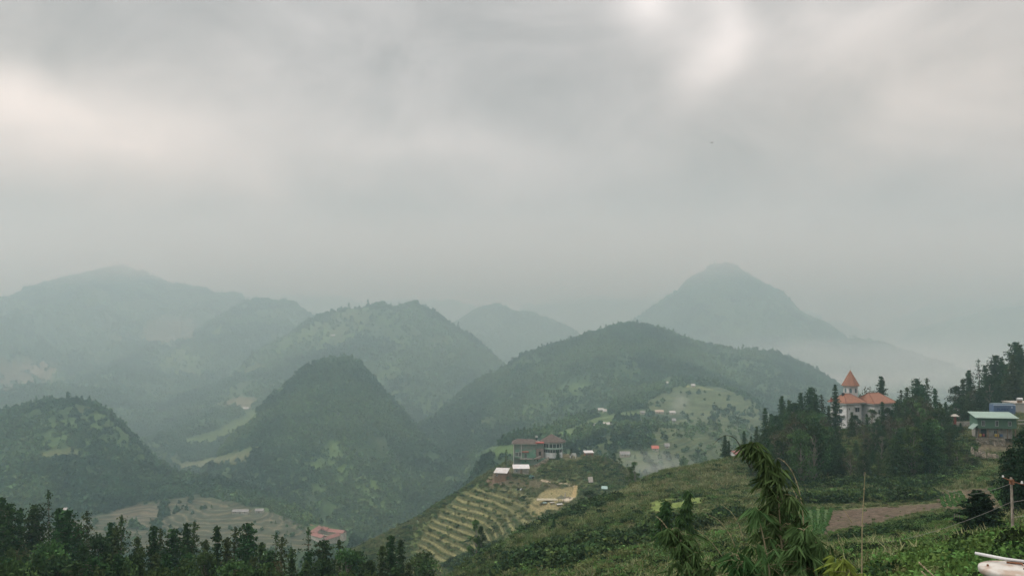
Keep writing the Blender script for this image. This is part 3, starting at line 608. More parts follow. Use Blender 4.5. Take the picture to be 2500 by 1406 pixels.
# ------------------------------------------------------------------ scattering masses nobody could count
def scatter(name, label, cat, sources, pos, scale, rotz, idx, kind='stuff', tilt=None):
    col = bpy.data.collections.new(name + '_sources')
    for i, s in enumerate(sources):
        s.name = '%s_source_%02d' % (name, i); col.objects.link(s)
    me = bpy.data.meshes.new(name); me.vertices.add(len(pos)); me.vertices.foreach_set('co', np.asarray(pos, np.float32).ravel())
    a = me.attributes.new('sc', 'FLOAT_VECTOR', 'POINT'); sc3 = np.asarray(scale, np.float32); sc3 = np.repeat(sc3[:, None], 3, 1) if sc3.ndim == 1 else sc3; a.data.foreach_set('vector', sc3.ravel())
    rt = np.zeros((len(pos), 3), np.float32); rt[:, 2] = rotz
    if tilt is not None: rt[:, :2] = tilt
    a = me.attributes.new('rt', 'FLOAT_VECTOR', 'POINT'); a.data.foreach_set('vector', rt.ravel())
    a = me.attributes.new('ix', 'INT', 'POINT'); a.data.foreach_set('value', np.asarray(idx, np.int32))
    o = bpy.data.objects.new(name, me); COL.objects.link(o)
    ng = bpy.data.node_groups.new(name + '_nodes', 'GeometryNodeTree')
    ng.interface.new_socket('Geometry', in_out='INPUT', socket_type='NodeSocketGeometry'); ng.interface.new_socket('Geometry', in_out='OUTPUT', socket_type='NodeSocketGeometry')
    N = ng.nodes.new; L = ng.links.new; gi = N('NodeGroupInput'); go = N('NodeGroupOutput'); ip = N('GeometryNodeInstanceOnPoints'); ci = N('GeometryNodeCollectionInfo')
    ci.inputs['Collection'].default_value = col; ci.inputs['Separate Children'].default_value = True; ci.inputs['Reset Children'].default_value = True
    def at(nm, ty):
        n = N('GeometryNodeInputNamedAttribute'); n.data_type = ty; n.inputs['Name'].default_value = nm; return n.outputs['Attribute']
    L(gi.outputs[0], ip.inputs['Points']); L(ci.outputs[0], ip.inputs['Instance']); ip.inputs['Pick Instance'].default_value = True
    L(at('ix', 'INT'), ip.inputs['Instance Index']); L(at('rt', 'FLOAT_VECTOR'), ip.inputs['Rotation']); L(at('sc', 'FLOAT_VECTOR'), ip.inputs['Scale'])
    L(ip.outputs[0], go.inputs[0]); md = o.modifiers.new('scatter', 'NODES'); md.node_group = ng
    setp(o, label, cat, None, kind); print('scatter', name, len(pos)); return o
# what can be seen (with a generous margin, so that a step aside still finds plants)
VV = ZT / DG; CM = np.maximum.accumulate(VV, 0)
def pick(n, mask, dens=None, top=6.0, margin=.012, seed=1):
    r = np.random.default_rng(seed)
    du = U[1] - U[0]; dw = np.gradient(Wl)[:, None]; area = DG * du * DG * dw * mask * (((ZT + top) / DG) > (CM - margin))
    area = area * ((UG > -.70) & (UG < (.80 if top <= 1 else .70)))
    if dens is not None: area = area * dens
    tot = area.sum(); c = np.cumsum(area.ravel()); k = np.searchsorted(c, r.random(n) * c[-1]); i, j = np.unravel_index(np.clip(k, 0, area.size - 1), area.shape)
    i = np.clip(i, 0, NV - 2); j = np.clip(j, 0, NU - 2); a = r.random(n); b = r.random(n)
    d = Dr[i] * (1 - a) + Dr[i + 1] * a; u = U[j] * (1 - b) + U[j + 1] * b
    z = ZT[i, j] * (1 - a) * (1 - b) + ZT[i + 1, j] * a * (1 - b) + ZT[i, j + 1] * (1 - a) * b + ZT[i + 1, j + 1] * a * b
    return np.stack([u * d, d, z], 1), i, j, r
nF = fbm(XG, YG, 130, 4, .6, 51.0)
fardens = KEEP * np.clip(.5 + 1.8 * nF + .9 * nA, .05, 1)
fs = [far_tree_mesh(10 + k, 7, 3.4, 46, M_FAR, 0) for k in range(4)] + [far_tree_mesh(20 + k, 10, 2.4, 46, M_FAR, 1) for k in range(3)]
bandA = (~isnear | (DG > 470)) & (DG < 1350)
p, i, j, r = pick(135000, bandA, fardens, 8, seed=3)
bandB = (~isnear) & (DG >= 1350) & (DG < 3000)
p2, i2, j2, r2 = pick(100000, bandB, fardens, 8, seed=4)
P = np.concatenate([p, p2]); n = len(P); s = np.clip(np.exp(r.normal(-.72, .36, n)), .22, 1.2) * np.where(P[:, 1] > 1350, 1.35, 1.0)
P[:, 2] -= .4
scatter('forest', 'dense green forest covering the hazy slopes and valley mountains', 'forest', fs, P, s, r.uniform(0, 6.28, n), np.where(r.random(n) < .78, r.integers(0, 4, n), r.integers(4, 7, n)))

# near hillside and spur
WOOD = [(1850, 1090), (1880, 1010), (2030, 1000), (2300, 1000), (2385, 1090), (2390, 1150), (2330, 1190), (2100, 1195), (1900, 1190), (1800, 1170), (1790, 1110)]
wood = inpoly(PXG, PYG, WOOD) & isnear
hedge = np.zeros(XG.shape, np.float32)
for line in ([(1700, 1290), (1650, 1300), (1560, 1345), (1450, 1345)], [(1100, 1380), (1200, 1345), (1300, 1300), (1400, 1262), (1480, 1228)], [(1880, 1195), (2000, 1190), (2150, 1190), (2280, 1185), (2350, 1165)],
             [(1960, 1228), (2050, 1225), (2150, 1220), (2260, 1218), (2300, 1212)], [(2140, 1308), (2200, 1292), (2260, 1276), (2320, 1270)], [(1250, 1395), (1350, 1375), (1440, 1385)], [(2160, 1385), (2230, 1362), (2330, 1348), (2390, 1330)], [(1770, 1270), (1720, 1280), (1660, 1290)], [(2180, 1310), (2110, 1320)]):
    hedge = np.maximum(hedge, path_mask(line, 3.2))
sn = fbm(XG, YG, 14, 4, .6, 61.0)
nm = isnear & (DG > 14) & (DG < 470)
shr = [bush_mesh(30 + k, 1.1, 1.1, 26, .26, [M_SHRUB, M_SHRUB2, M_OLIVE][k % 3], 7) for k in range(6)]
def zone_idx(r, n, i, j, groups, w):
    """pick a source: w = list of weight arrays"""
    Wt = np.stack([np.broadcast_to(x, n) for x in w], 1).astype(float); Wt /= Wt.sum(1)[:, None]; c = np.cumsum(Wt, 1); q = (r.random(n)[:, None] > c).sum(1)
    return np.array([g[0] for g in groups])[q] + (r.random(n) * np.array([g[1] for g in groups])[q]).astype(int)
# mid distance shrubs
m_mid = nm & (DG > 70)
dens = KEEP * np.clip(.22 + 1.5 * sn + hedge * 2.5 + wood * 1.2, .03, 3) * np.clip(200 / DG, .6, 1.8)
p, i, j, r = pick(62000, m_mid, dens, 2, seed=5); n = len(p)
hv = hedge[i, j]; s = r.uniform(.35, 1.25, n) * (1 + .6 * hv) * (1 + .25 * (p[:, 1] > 250)); olive = np.clip(.35 - nA[i, j] * 1.2, .05, 1) * (1 - hv)
grn = (r.random(n) < .5)
ix = zone_idx(r, n, i, j, [(0, 1), (3, 1), (1, 1), (4, 1), (2, 1), (5, 1)], [.5 + 0 * hv, .5 + 0 * hv, .25 + hv, .25 + hv, olive, olive])
low = LOW[i, j]; s = np.where(low, s * .42, s)
p[:, 2] -= .12
scatter('undergrowth', 'mottled green and olive shrubs growing over the near hillside and spur', 'undergrowth', shr, p, np.stack([s, s, s * r.uniform(.6, 1.2, n)], 1), r.uniform(0, 6.28, n), ix)
# dry grass of the mid distance
gs = [grass_mesh(50 + k, 46, .8, .55, .05, M_GRASS, .7) for k in range(3)] + [grass_mesh(60, 46, .6, .5, .05, M_OLIVE, .7), grass_mesh(61, 46, .6, .5, .05, M_SHRUB, .7)]
dens = KEEP * np.clip(.7 - 1.3 * sn - hedge - wood * 3, .03, 2) * np.clip(160 / DG, .5, 2.5)
p, i, j, r = pick(70000, nm & (DG > 30), dens, 1, seed=6); n = len(p); dry = np.clip(.22 - nA[i, j], .06, 1)
ix = zone_idx(r, n, i, j, [(0, 3), (3, 1), (4, 1)], [dry, .55 + 0 * dry, .35 + 0 * dry])
scatter('grass', 'dry brownish grass and weeds on the near hillside', 'grass', gs, p, r.uniform(.6, 1.5, n) * (1 + .4 * (p[:, 1] > 180)) * np.where(LOW[i, j], .42, 1), r.uniform(0, 6.28, n), ix)
# close leafy plants, small leaves
cs = [bush_mesh(70 + k, .55, .55, 60, .085, [M_FERN, M_SHRUB, M_FERN, M_SHRUB2, M_OLIVE][k % 5], 9) for k in range(5)]
dens = KEEP * np.clip(.6 + 1.2 * sn + hedge, .08, 2) * np.clip(45 / DG, .3, 2.5)
p, i, j, r = pick(20000, isnear & (DG < 105) & (DG > 6.5), dens, 1, seed=8); n = len(p)
dk = np.clip(hedge[i, j] + .25, 0, 1) * np.clip(sn[i, j] * 2 + .8, .1, 1); rt = sstep(.34, .5, p[:, 0] / p[:, 1])
ix = zone_idx(r, n, i, j, [(0, 1), (2, 1), (1, 1), (3, 1), (4, 1)], [.25 + rt, .25 + rt, .6 + 0 * dk, dk, .35 + 0 * dk])
s = r.uniform(.6, 1.6, n) * (1 + .5 * sstep(35, 90, p[:, 1])) * np.where(LOW[i, j], .45, 1); p[:, 2] -= .06
scatter('leafy_plants', 'bright green leafy ground plants below the viewpoint', 'plants', cs, p, s, r.uniform(0, 6.28, n), ix)
# vegetable rows: plants set along straight lines across each bed
def rows(poly, nrows, step, seed, gap=.18):
    r = np.random.default_rng(seed); A, B, Cc, D = [hit(*q, 30) for q in poly]; out = []
    for k in range(nrows):
        t0, t1 = (k + gap) / nrows, (k + 1 - gap) / nrows; wd = (B - A).length / nrows
        for f in np.linspace(t0, t1, max(1, int(wd * (1 - 2 * gap) / step))):
            a = A.lerp(B, f); b = D.lerp(Cc, f); L = (b - a).length
            for q in np.arange(0, 1, step / L):
                if r.random() < .12: continue
                c = a.lerp(b, q); out.append((c.x + r.normal(0, .05), c.y + r.normal(0, .05), 0))
    return [(x, y, zat(x, y)) for x, y, _ in out]
pr = rows([(2297, 1212), (2352, 1199), (2380, 1235), (2304, 1238)], 5, .42, 1) + rows([(2412, 1194), (2468, 1190), (2482, 1234), (2448, 1240)], 4, .42, 2)
pr += rows([(1905, 1262), (1962, 1244), (1985, 1312), (1940, 1312)], 3, .5, 3, .04) + rows([(1966, 1243), (2030, 1243), (2003, 1308), (1990, 1310)], 3, .55, 4, .05)
cr = [bush_mesh(80 + k, .3, .3, 12, .2, M_CROP, 4) for k in range(2)]; r = np.random.default_rng(5); n = len(pr)
scatter('crop_rows', 'bright green vegetable rows planted in the hillside beds', 'vegetables', cr, pr, r.uniform(.6, 1.2, n), r.uniform(0, 6.28, n), r.integers(0, 2, n))

# ------------------------------------------------------------------ single trees
CON = [conifer(100, 15, 2.9, .12, 1.6), conifer(103, 15, 2.6, .10, 1.5, m=M_CONIF2), conifer(106, 15, 3.3, .2, 1.5, taper=.6, m=M_CONIF), conifer(109, 15, 2.7, .25, 1.2, sparse=.5, taper=.8, m=M_CONIF2), conifer(112, 15, 2.1, .08, 1.5, taper=.9), conifer(115, 15, 2.1, .3, 1.1, sparse=.9, taper=.7, leaf=.4)]
BRO = [broadleaf(130, 10, 3.2), broadleaf(133, 10, 2.7, m=M_SHRUB2), broadleaf(136, 10, 3.0, m=M_BROWN, clumps=20, per=80), broadleaf(139, 10, 2.0, clumps=22, per=100, m=M_SHRUB, column=.9)]
USED = set()
def tree(kind, px, d, ytop, label, group=None, rz=None, cat=None, sx=1.0, drop=.3, name=None, minh=1.2):
    """stand a tree at distance d under pixel column px with its tip at pixel ytop"""
    src = (CON + BRO)[kind]; g = ground(px, d); u, v = uv_of(px, ytop); h = v * d - g.z + drop
    if h < minh: h = minh
    k = h / src['H']; w = k ** .7 * sx
    loc = (g.x, g.y, g.z - drop); rz = rz if rz is not None else random.Random(px * 31 + d).uniform(0, 6.28)
    cat = cat or ('conifer' if kind < 6 else 'tree')
    if kind in USED: o = copy_thing(src, loc, rz, (w, w, k), label, cat, group)
    else: USED.add(kind); o = src; o.location = loc; o.rotation_euler = (0, 0, rz); o.scale = (w, w, k); setp(o, label, cat, group)
    return o
G_L = 'conifers rising from the slope at the lower left'
LEFT = [ # px, d, ytop, kind, label
 (8, 112, 1215, 0, 'broad dark conifer at the extreme left edge of the lower tree row'), (23, 104, 1231, 2, None), (51, 118, 1240, 4, 'slim pointed conifer between the left edge clump and its neighbour'), (88, 112, 1233, 2, 'round topped conifer just left of the tall sparse one'),
 (127, 118, 1196, 5, 'tall sparse conifer sticking up highest of the lower left row'), (148, 110, 1240, 0, 'dark conifer directly right of the tall sparse one'), (170, 104, 1246, 2, None), (198, 108, 1278, 1, None), (217, 116, 1247, 3, 'open branched conifer with see-through crown left of the first gap'),
 (272, 114, 1276, 0, 'dark conifer right of the first gap in the lower left row'), (283, 104, 1284, 1, None), (300, 118, 1258, 3, 'thin leaning-topped conifer behind the dark one at the first gap'), (340, 112, 1310, 1, None), (378, 108, 1285, 0, 'dark pointed conifer before the terraced fields'), (397, 116, 1290, 3, None),
 (428, 110, 1291, 2, None), (457, 114, 1277, 0, 'left one of the twin conifer tips against the terraces'), (476, 118, 1275, 3, 'right one of the twin conifer tips against the terraces'), (505, 106, 1318, 1, None), (535, 112, 1283, 4, 'neat cone-shaped conifer below the long grey house'),
 (556, 104, 1312, 1, None), (576, 116, 1287, 3, 'feathery conifer second left of the stout round-topped one'), (608, 114, 1279, 2, 'stout conifer with a long bare stem and rounded top'), (640, 108, 1322, 1, None), (674, 120, 1301, 5, 'lanky conifer with tufts only near its tip'), (690, 112, 1312, 3, None),
 (718, 108, 1336, 1, None), (760, 122, 1287, 5, 'tall thin conifer overlapping the red courtyard roof on its left'), (792, 112, 1320, 2, 'round crowned conifer just under the red courtyard building'), (833, 116, 1317, 3, 'loose conifer under the right end of the red roof'),
 (850, 106, 1345, 6, None), (874, 110, 1348, 2, 'low round conifer right of the red roofed building'), (905, 106, 1365, 1, None), (933, 112, 1331, 1, 'left shoulder tree of the dark clump beside the bare slope'), (957, 114, 1308, 0, 'large dark conifer standing in front of the bare brown slope'), (981, 118, 1316, 4, 'spiky narrow conifer at the right end of the lower row'),
 (1000, 108, 1372, 1, None)]
for k, (px, d, yt, kd, lb) in enumerate(LEFT):
    tree(kd, px, d, yt, lb or 'conifer crowded inside the lower left tree row with its tip among others', None if lb else G_L, sx=.8 if kd < 6 else .9)
rr = random.Random(4)
for k in range(84):
    px = rr.uniform(-60, 1010); d = rr.uniform(66, 102)
    sky_y = 1255 + max(0, px) * .085; yt = sky_y + 25 + (106 - d) * 2.0 + rr.uniform(-12, 34)
    if px > 900 and rr.random() < .6: yt += 20
    tree(rr.choice([0, 1, 2, 1, 6, 7, 8, 0]) if d > 74 else rr.choice([1, 2, 6, 6, 7]), px, d, yt, 'green tree massed in the front of the lower left woodland', 'trees massed in the lower left woodland', cat='tree', sx=.78)

G_W = 'trees of the wood around the white villa'
WOODL = [(1869, 252, 995, 4, 'tall narrow conifer at the left end of the villa wood'), (1848, 246, 1040, 1, None), (1883, 250, 1010, 0, None), (1912, 256, 967, 0, 'pointed conifer second from the left end of the villa wood'), (1929, 262, 976, 1, None), (1945, 256, 985, 2, None), (1958, 262, 959, 0, None), (1981, 262, 946, 2, 'highest broad conifer of the wood left of the villa'),
 (1993, 256, 962, 0, None), (2008, 262, 963, 3, 'thin conifer with loose branches left of the villa column tree'), (2024, 262, 990, 1, None), (2042, 258, 938, 4, 'dark column-shaped conifer touching the villa left wall'),
 (2121, 300, 950, 8, 'small dark tree showing between the tower and the tall conifer'), (2153, 300, 919, 0, 'dark conical conifer rising behind the villa right roof'),
 (2204, 262, 952, 3, None), (2218, 258, 945, 1, None), (2242, 262, 925, 2, 'high crowned conifer right of the villa roof'), (2256, 256, 940, 0, None), (2267, 264, 923, 3, 'thin topped conifer beside the high crown right of the villa'), (2287, 260, 948, 4, 'slender conifer near the right end of the villa wood'), (2300, 254, 985, 1, None), (2312, 262, 981, 0, None), (2330, 255, 1000, 2, None), (2350, 248, 1018, 1, None), (2345, 240, 1030, 0, None), (2370, 236, 1042, 1, None),
 (2092, 246, 1020, 8, 'bushy green tree in front of the villa centre wall'), (2118, 250, 1010, 4, 'small spire conifer in front of the villa between its wings'), (2157, 248, 980, 4, 'green spire conifer overlapping the villa right roof'), (2080, 240, 1005, 1, None), (2180, 246, 1000, 2, None), (2195, 250, 975, 2, None), (2140, 240, 1030, 7, None), (2090, 243, 1014, 7, None), (2130, 244, 1000, 6, None), (2168, 246, 996, 7, None), (2050, 246, 1040, 6, None), (2196, 250, 985, 6, None),
 (2215, 240, 1062, 8, 'rusty brown leafed tree in front of the villa wood'), (1968, 238, 1040, 8, 'reddish brown leafed tree low in the left part of the villa wood'), (2110, 232, 1040, 8, None)]
for px, d, yt, kd, lb in WOODL:
    tree(kd, px, d, yt, lb or 'dark tree packed inside the wood around the white villa', None if lb else G_W)
for k in range(185):
    px = rr.uniform(1835, 2385); d = rr.uniform(178, 250)
    sky_y = np.interp(px, [1835, 1870, 1910, 1980, 2030, 2065, 2110, 2150, 2200, 2250, 2300, 2340, 2385], [1060, 1010, 980, 965, 998, 1044, 1034, 1005, 978, 950, 968, 1000, 1045])
    yt = sky_y + 10 + (250 - d) * 1.0 + rr.uniform(-12, 24)
    if 2035 < px < 2135 and yt < 1042: continue
    if yt > 1176: continue
    tree(rr.choice([0, 1, 1, 2, 3, 6, 7, 7, 8, 9]), px, d, yt, 'dark tree packed inside the wood around the white villa', G_W, cat='tree')
for px, d, yt, kd, lb in [(2337, 262, 944, 7, 'leafy dark tree at the left foot of the tall right-hand conifers'), (2355, 270, 925, 1, None), (2371, 268, 904, 0, 'dense dark-topped conifer left of the sparse mast-like one'), (2396, 280, 877, 5, 'mast-like sparse conifer with bare whorls at upper right'), (2411, 276, 892, 4, None), (2435, 272, 868, 2, 'double crowned tall conifer at upper right'), (2452, 270, 876, 0, None),
   (2462, 266, 892, 1, None), (2487, 262, 836, 2, 'tallest conifer touching the right picture edge'), (2498, 258, 842, 0, None), (2475, 256, 865, 1, None), (2385, 262, 945, 8, None), (2345, 266, 975, 6, None), (2420, 262, 920, 7, None), (2440, 258, 930, 0, None), (2530, 262, 840, 2, None), (2510, 252, 880, 1, None), (2365, 258, 960, 1, None), (2395, 256, 950, 2, None), (2335, 258, 985, 7, None)]:
    tree(kd, px, d, yt, lb or 'tall dark tree in the stand above the blue container', None if lb else 'tall trees above the blue container', sx=1.15)
tree(0, 1770, 243, 1062, 'pair-like slim conifer standing alone on the crest left of the wood', sx=.8); tree(4, 1779, 244, 1075, 'shorter slim conifer hugging the lone crest conifer', sx=.8)
tree(4, 1817, 252, 1051, 'small conifer behind the bamboo tip at the left of the wood'); tree(4, 1834, 254, 1064, 'smallest conifer right of the bamboo tip at the wood edge')
tree(9, 1548, 232, 1128, 'dark bushy upright tree on the crest right of the green panel', sx=1.0); tree(9, 1537, 230, 1140, 'shorter bushy tree leaning against the upright crest tree', sx=.9)
tree(9, 1668, 560, 1119, 'hazy lone tree beyond the crest against the pale fields', sx=.9)
tree(9, 1162, 178, 1270, 'tall dark leafy tree in front of the terrace bends', sx=.9); tree(7, 1175, 176, 1285, 'rounder leafy tree joined to the tall one before the terraces', sx=.5)
tree(7, 1440, 214, 1198, 'dark tree clump right of the camping ground', sx=1.4); tree(9, 1452, 212, 1212, 'low dark tree at the foot of the clump right of the camping ground', sx=.8)
tree(4, 1352, 150, 1262, 'narrow dark conifer among the shrubs below the camping ground', sx=.9); tree(0, 1268, 112, 1345, 'dark conifer at the bottom edge below the terraces'); tree(1, 1252, 110, 1362, 'short conifer left of the dark one at the bottom edge')
tree(4, 1395, 105, 1345, 'slim dark conifer at the bottom among brown shrubs'); tree(6, 1030, 125, 1352, 'leafy bush tree right of the lower left conifer row'); tree(6, 1050, 122, 1368, 'low leafy tree beside the bush tree at the bottom edge'); tree(7, 1490, 96, 1330, 'dark leafy tree by the brown bank at the bottom centre')
tree(4, 1785, 128, 1238, 'tiny dark conifer behind the large bamboo', sx=1.1)
tree(7, 1395, 395, 1095, 'dark palm-like tree between the ruined wall and the hotel', sx=.5); tree(4, 1362, 397, 1098, 'dark cypress against the white wall of the round wing', sx=1.6)
tree(9, 1236, 398, 1098, 'wispy tree left of the green hotel', sx=.6)
for k, (px, yt) in enumerate([(1478, 1105), (1498, 1106), (1512, 1118), (1465, 1112)]):
    tree([6, 7, 6, 9][k], px, 392 - k, yt, ['leafy tree at the spur end right of the brown shed', 'round dark tree at the tip of the spur', 'lowest tree on the right shoulder of the spur', 'small leafy tree just beside the brown shed'][k], sx=.9)
# near right: heavy dark trees
t1 = conifer(160, 15, 4.6, .03, 1.6, leaf=.85, m=M_DARK, taper=.75, droop=.1, name='conifer'); 
def stand(t, px, d, ytop, label, drop=.1, sx=1.0):
    g = ground(px, d); u, v = uv_of(px, ytop); k = (v * d - g.z + drop) / t['H']; t.location = (g.x, g.y, g.z - drop); t.scale = (k * sx, k * sx, k); return setp(t, label, 'conifer')
stand(t1, 2390, 52, 1197, 'small blackish cone-shaped conifer beside the vegetable beds', sx=1.3)
t2 = conifer(165, 15, 4.6, .15, 1.6, leaf=.6, m=M_DARK, taper=.35, droop=.35, name='conifer', sparse=.1)
stand(t2, 2515, 62, 1045, 'big dark drooping conifer behind the utility pole at the right edge', sx=.85)
t3 = conifer(168, 15, 3.8, .2, 1.6, leaf=.6, m=M_DARK, taper=.5, droop=.3, name='conifer')
stand(t3, 2468, 76, 1095, 'dark conifer half hidden left of the big drooping one', sx=.75)
# ------------------------------------------------------------------ building materials
M_WHITE = mat('white_render', (.58, .59, .58), vary=.08, vscale=1.5, dirt=((.42, .43, .40), .8, .5), bump=.1)
M_TILE = mat('terracotta_tiles', (.22, .105, .065), vary=.28, vscale=3, dirt=((.20, .10, .07), 1.2, .6), bump=.3, bscale=8)
M_TRIM = mat('white_trim', (.54, .54, .53), vary=.05, vscale=3)
M_GLASS = mat('window_glass', (.03, .04, .045), rough=.15, spec=.6)
M_DARKW = mat('dark_opening', (.02, .022, .022), rough=.9)
M_GREENW = mat('mint_wall', (.13, .27, .19), vary=.15, vscale=.6, dirt=((.25, .29, .24), .35, .8))
M_GREYG = mat('grey_green_wall', (.16, .215, .18), vary=.15, vscale=.7, dirt=((.22, .22, .19), .5, .7))
M_PINKW = mat('pinkish_wall', (.29, .22, .19), vary=.2, vscale=1, dirt=((.2, .19, .16), .8, .6))
M_BROWNR = mat('brown_roof', (.075, .055, .045), vary=.3, vscale=1.2, dirt=((.10, .08, .07), .6, .6))
M_REDR = mat('red_sheet', (.33, .085, .07), vary=.15, vscale=1)
M_REDRUST = mat('rust_awning', (.30, .12, .08), vary=.2, vscale=2)
M_CONC = mat('concrete', (.33, .31, .27), vary=.25, vscale=1.2, dirt=((.16, .15, .12), .7, .7), bump=.4, bscale=6)
M_STONE = mat('stone_wall', (.36, .31, .24), vary=.35, vscale=2.5, dirt=((.16, .15, .11), 1.2, .8), bump=1, bscale=3)
M_ZINC = mat('corrugated_sheet', (.44, .44, .43), vary=.12, vscale=1, dirt=((.38, .33, .30), .8, .6), rough=.5)
M_ZINC2 = mat('worn_roof_sheet', (.48, .46, .42), vary=.15, vscale=.5, dirt=((.33, .26, .2), .3, .7), rough=.6)
M_WOOD = mat('brown_boards', (.22, .14, .09), vary=.3, vscale=3, dirt=((.12, .09, .06), 1.5, .6))
M_TEAL = mat('teal_sheet', (.28, .40, .38), vary=.1, vscale=1)
M_GREENR = mat('pale_green_roof', (.21, .30, .25), vary=.08, vscale=1.2, rough=.5, dirt=((.17, .22, .19), .5, .5))
M_GREENS = mat('green_sheet_wall', (.09, .17, .115), vary=.12, vscale=1.2, dirt=((.09, .16, .12), .9, .6))
M_BLUE = mat('blue_container_paint', (.085, .14, .25), vary=.15, vscale=1.5, dirt=((.13, .17, .21), .6, .5), rough=.5)
M_BLUED = mat('dark_blue_lettering', (.02, .045, .16), vary=.2, vscale=4)
M_LBLUE = mat('pale_blue_rail', (.38, .46, .58), vary=.1, vscale=4)
M_CREAM = mat('cream_wall', (.36, .34, .31), vary=.08, vscale=1, dirt=((.4, .36, .31), .7, .4))
M_YEL = mat('yellow_plastic', (.55, .40, .08)); M_REDP = mat('dark_red_paint', (.28, .06, .05))
M_STEEL = mat('brushed_steel', (.62, .62, .62), rough=.3, metal=.6)
M_GREYT = mat('grey_tent_cloth', (.35, .38, .40), vary=.08, vscale=4); M_GREENT = mat('dark_green_tent_cloth', (.03, .07, .055), vary=.15, vscale=3)
M_CREAMP = mat('cream_canvas', (.62, .58, .50), vary=.08, vscale=3)
M_PINKR = mat('faded_red_roof', (.20, .095, .08), vary=.15, vscale=.4, dirt=((.30, .15, .13), .15, .5))
M_POST = mat('weathered_post', (.33, .29, .24), vary=.3, vscale=5, dirt=((.15, .12, .10), 3, .6), bump=.3, bscale=12)
M_RUST = mat('rusty_steel', (.22, .10, .055), vary=.4, vscale=9, bump=.4, bscale=20)
M_WIRE = mat('wire', (.05, .05, .05)); M_WIREL = mat('pale_cable', (.30, .29, .27))

def building(name, loc, rz, label, cat, group=None): return empty(name, loc, rz, label, cat, group)
def wall_open(parent, name, m, x0, x1, y0, y1, z0, z1): return MB().box(x0, x1, y0, y1, z0, z1).build(name, m, parent)
def window(parent, x, z, w, h, y=0.0, frame=M_TRIM, pane=M_GLASS, mull=1, name='window', axis='x', out=-1):
    """frame standing proud of the wall with a pane behind the bars"""
    f = MB(); t = .07 * max(1, min(w, h)); d0, d1 = (y - .07, y + .0) if out < 0 else (y, y + .07)
    f.box(x - w / 2, x - w / 2 + t, d0, d1, z - h / 2, z + h / 2); f.box(x + w / 2 - t, x + w / 2, d0, d1, z - h / 2, z + h / 2)
    f.box(x - w / 2 + t, x + w / 2 - t, d0, d1, z + h / 2 - t, z + h / 2); f.box(x - w / 2 + t, x + w / 2 - t, d0, d1, z - h / 2, z - h / 2 + t)
    for k in range(mull):
        q = x - w / 2 + (k + 1) * w / (mull + 1); f.box(q - t * .35, q + t * .35, d0 + .012, d1, z - h / 2 + t, z + h / 2 - t)
    o = f.build(name, frame, parent); p = MB().box(x - w / 2 + t * .5, x + w / 2 - t * .5, (d0 + d1) / 2, d1 - .004 if out < 0 else d0 + .004, z - h / 2 + t * .5, z + h / 2 - t * .5)
    q = MB().box(x - w / 2 + .02, x + w / 2 - .02, d0 + .03, d1 + .01, z - h / 2 + .02, z + h / 2 - .02).build('pane', pane, o); return o
def hip_roof(x0, x1, y0, y1, z, h, over=.5, ridge=.35, th=.14):
    """hipped roof slab; ridge = share of the length kept as ridge along x"""
    X0, X1, Y0, Y1 = x0 - over, x1 + over, y0 - over, y1 + over; cx, cy = (X0 + X1) / 2, (Y0 + Y1) / 2; r = (X1 - X0) * ridge / 2
    V = [(X0, Y0, z), (X1, Y0, z), (X1, Y1, z), (X0, Y1, z), (X0, Y0, z + th), (X1, Y0, z + th), (X1, Y1, z + th), (X0, Y1, z + th), (cx - r, cy, z + h), (cx + r, cy, z + h)]
    return V, [(0, 3, 2, 1), (0, 1, 5, 4), (1, 2, 6, 5), (2, 3, 7, 6), (3, 0, 4, 7), (4, 5, 9, 8), (6, 7, 8, 9), (5, 6, 9), (7, 4, 8)]
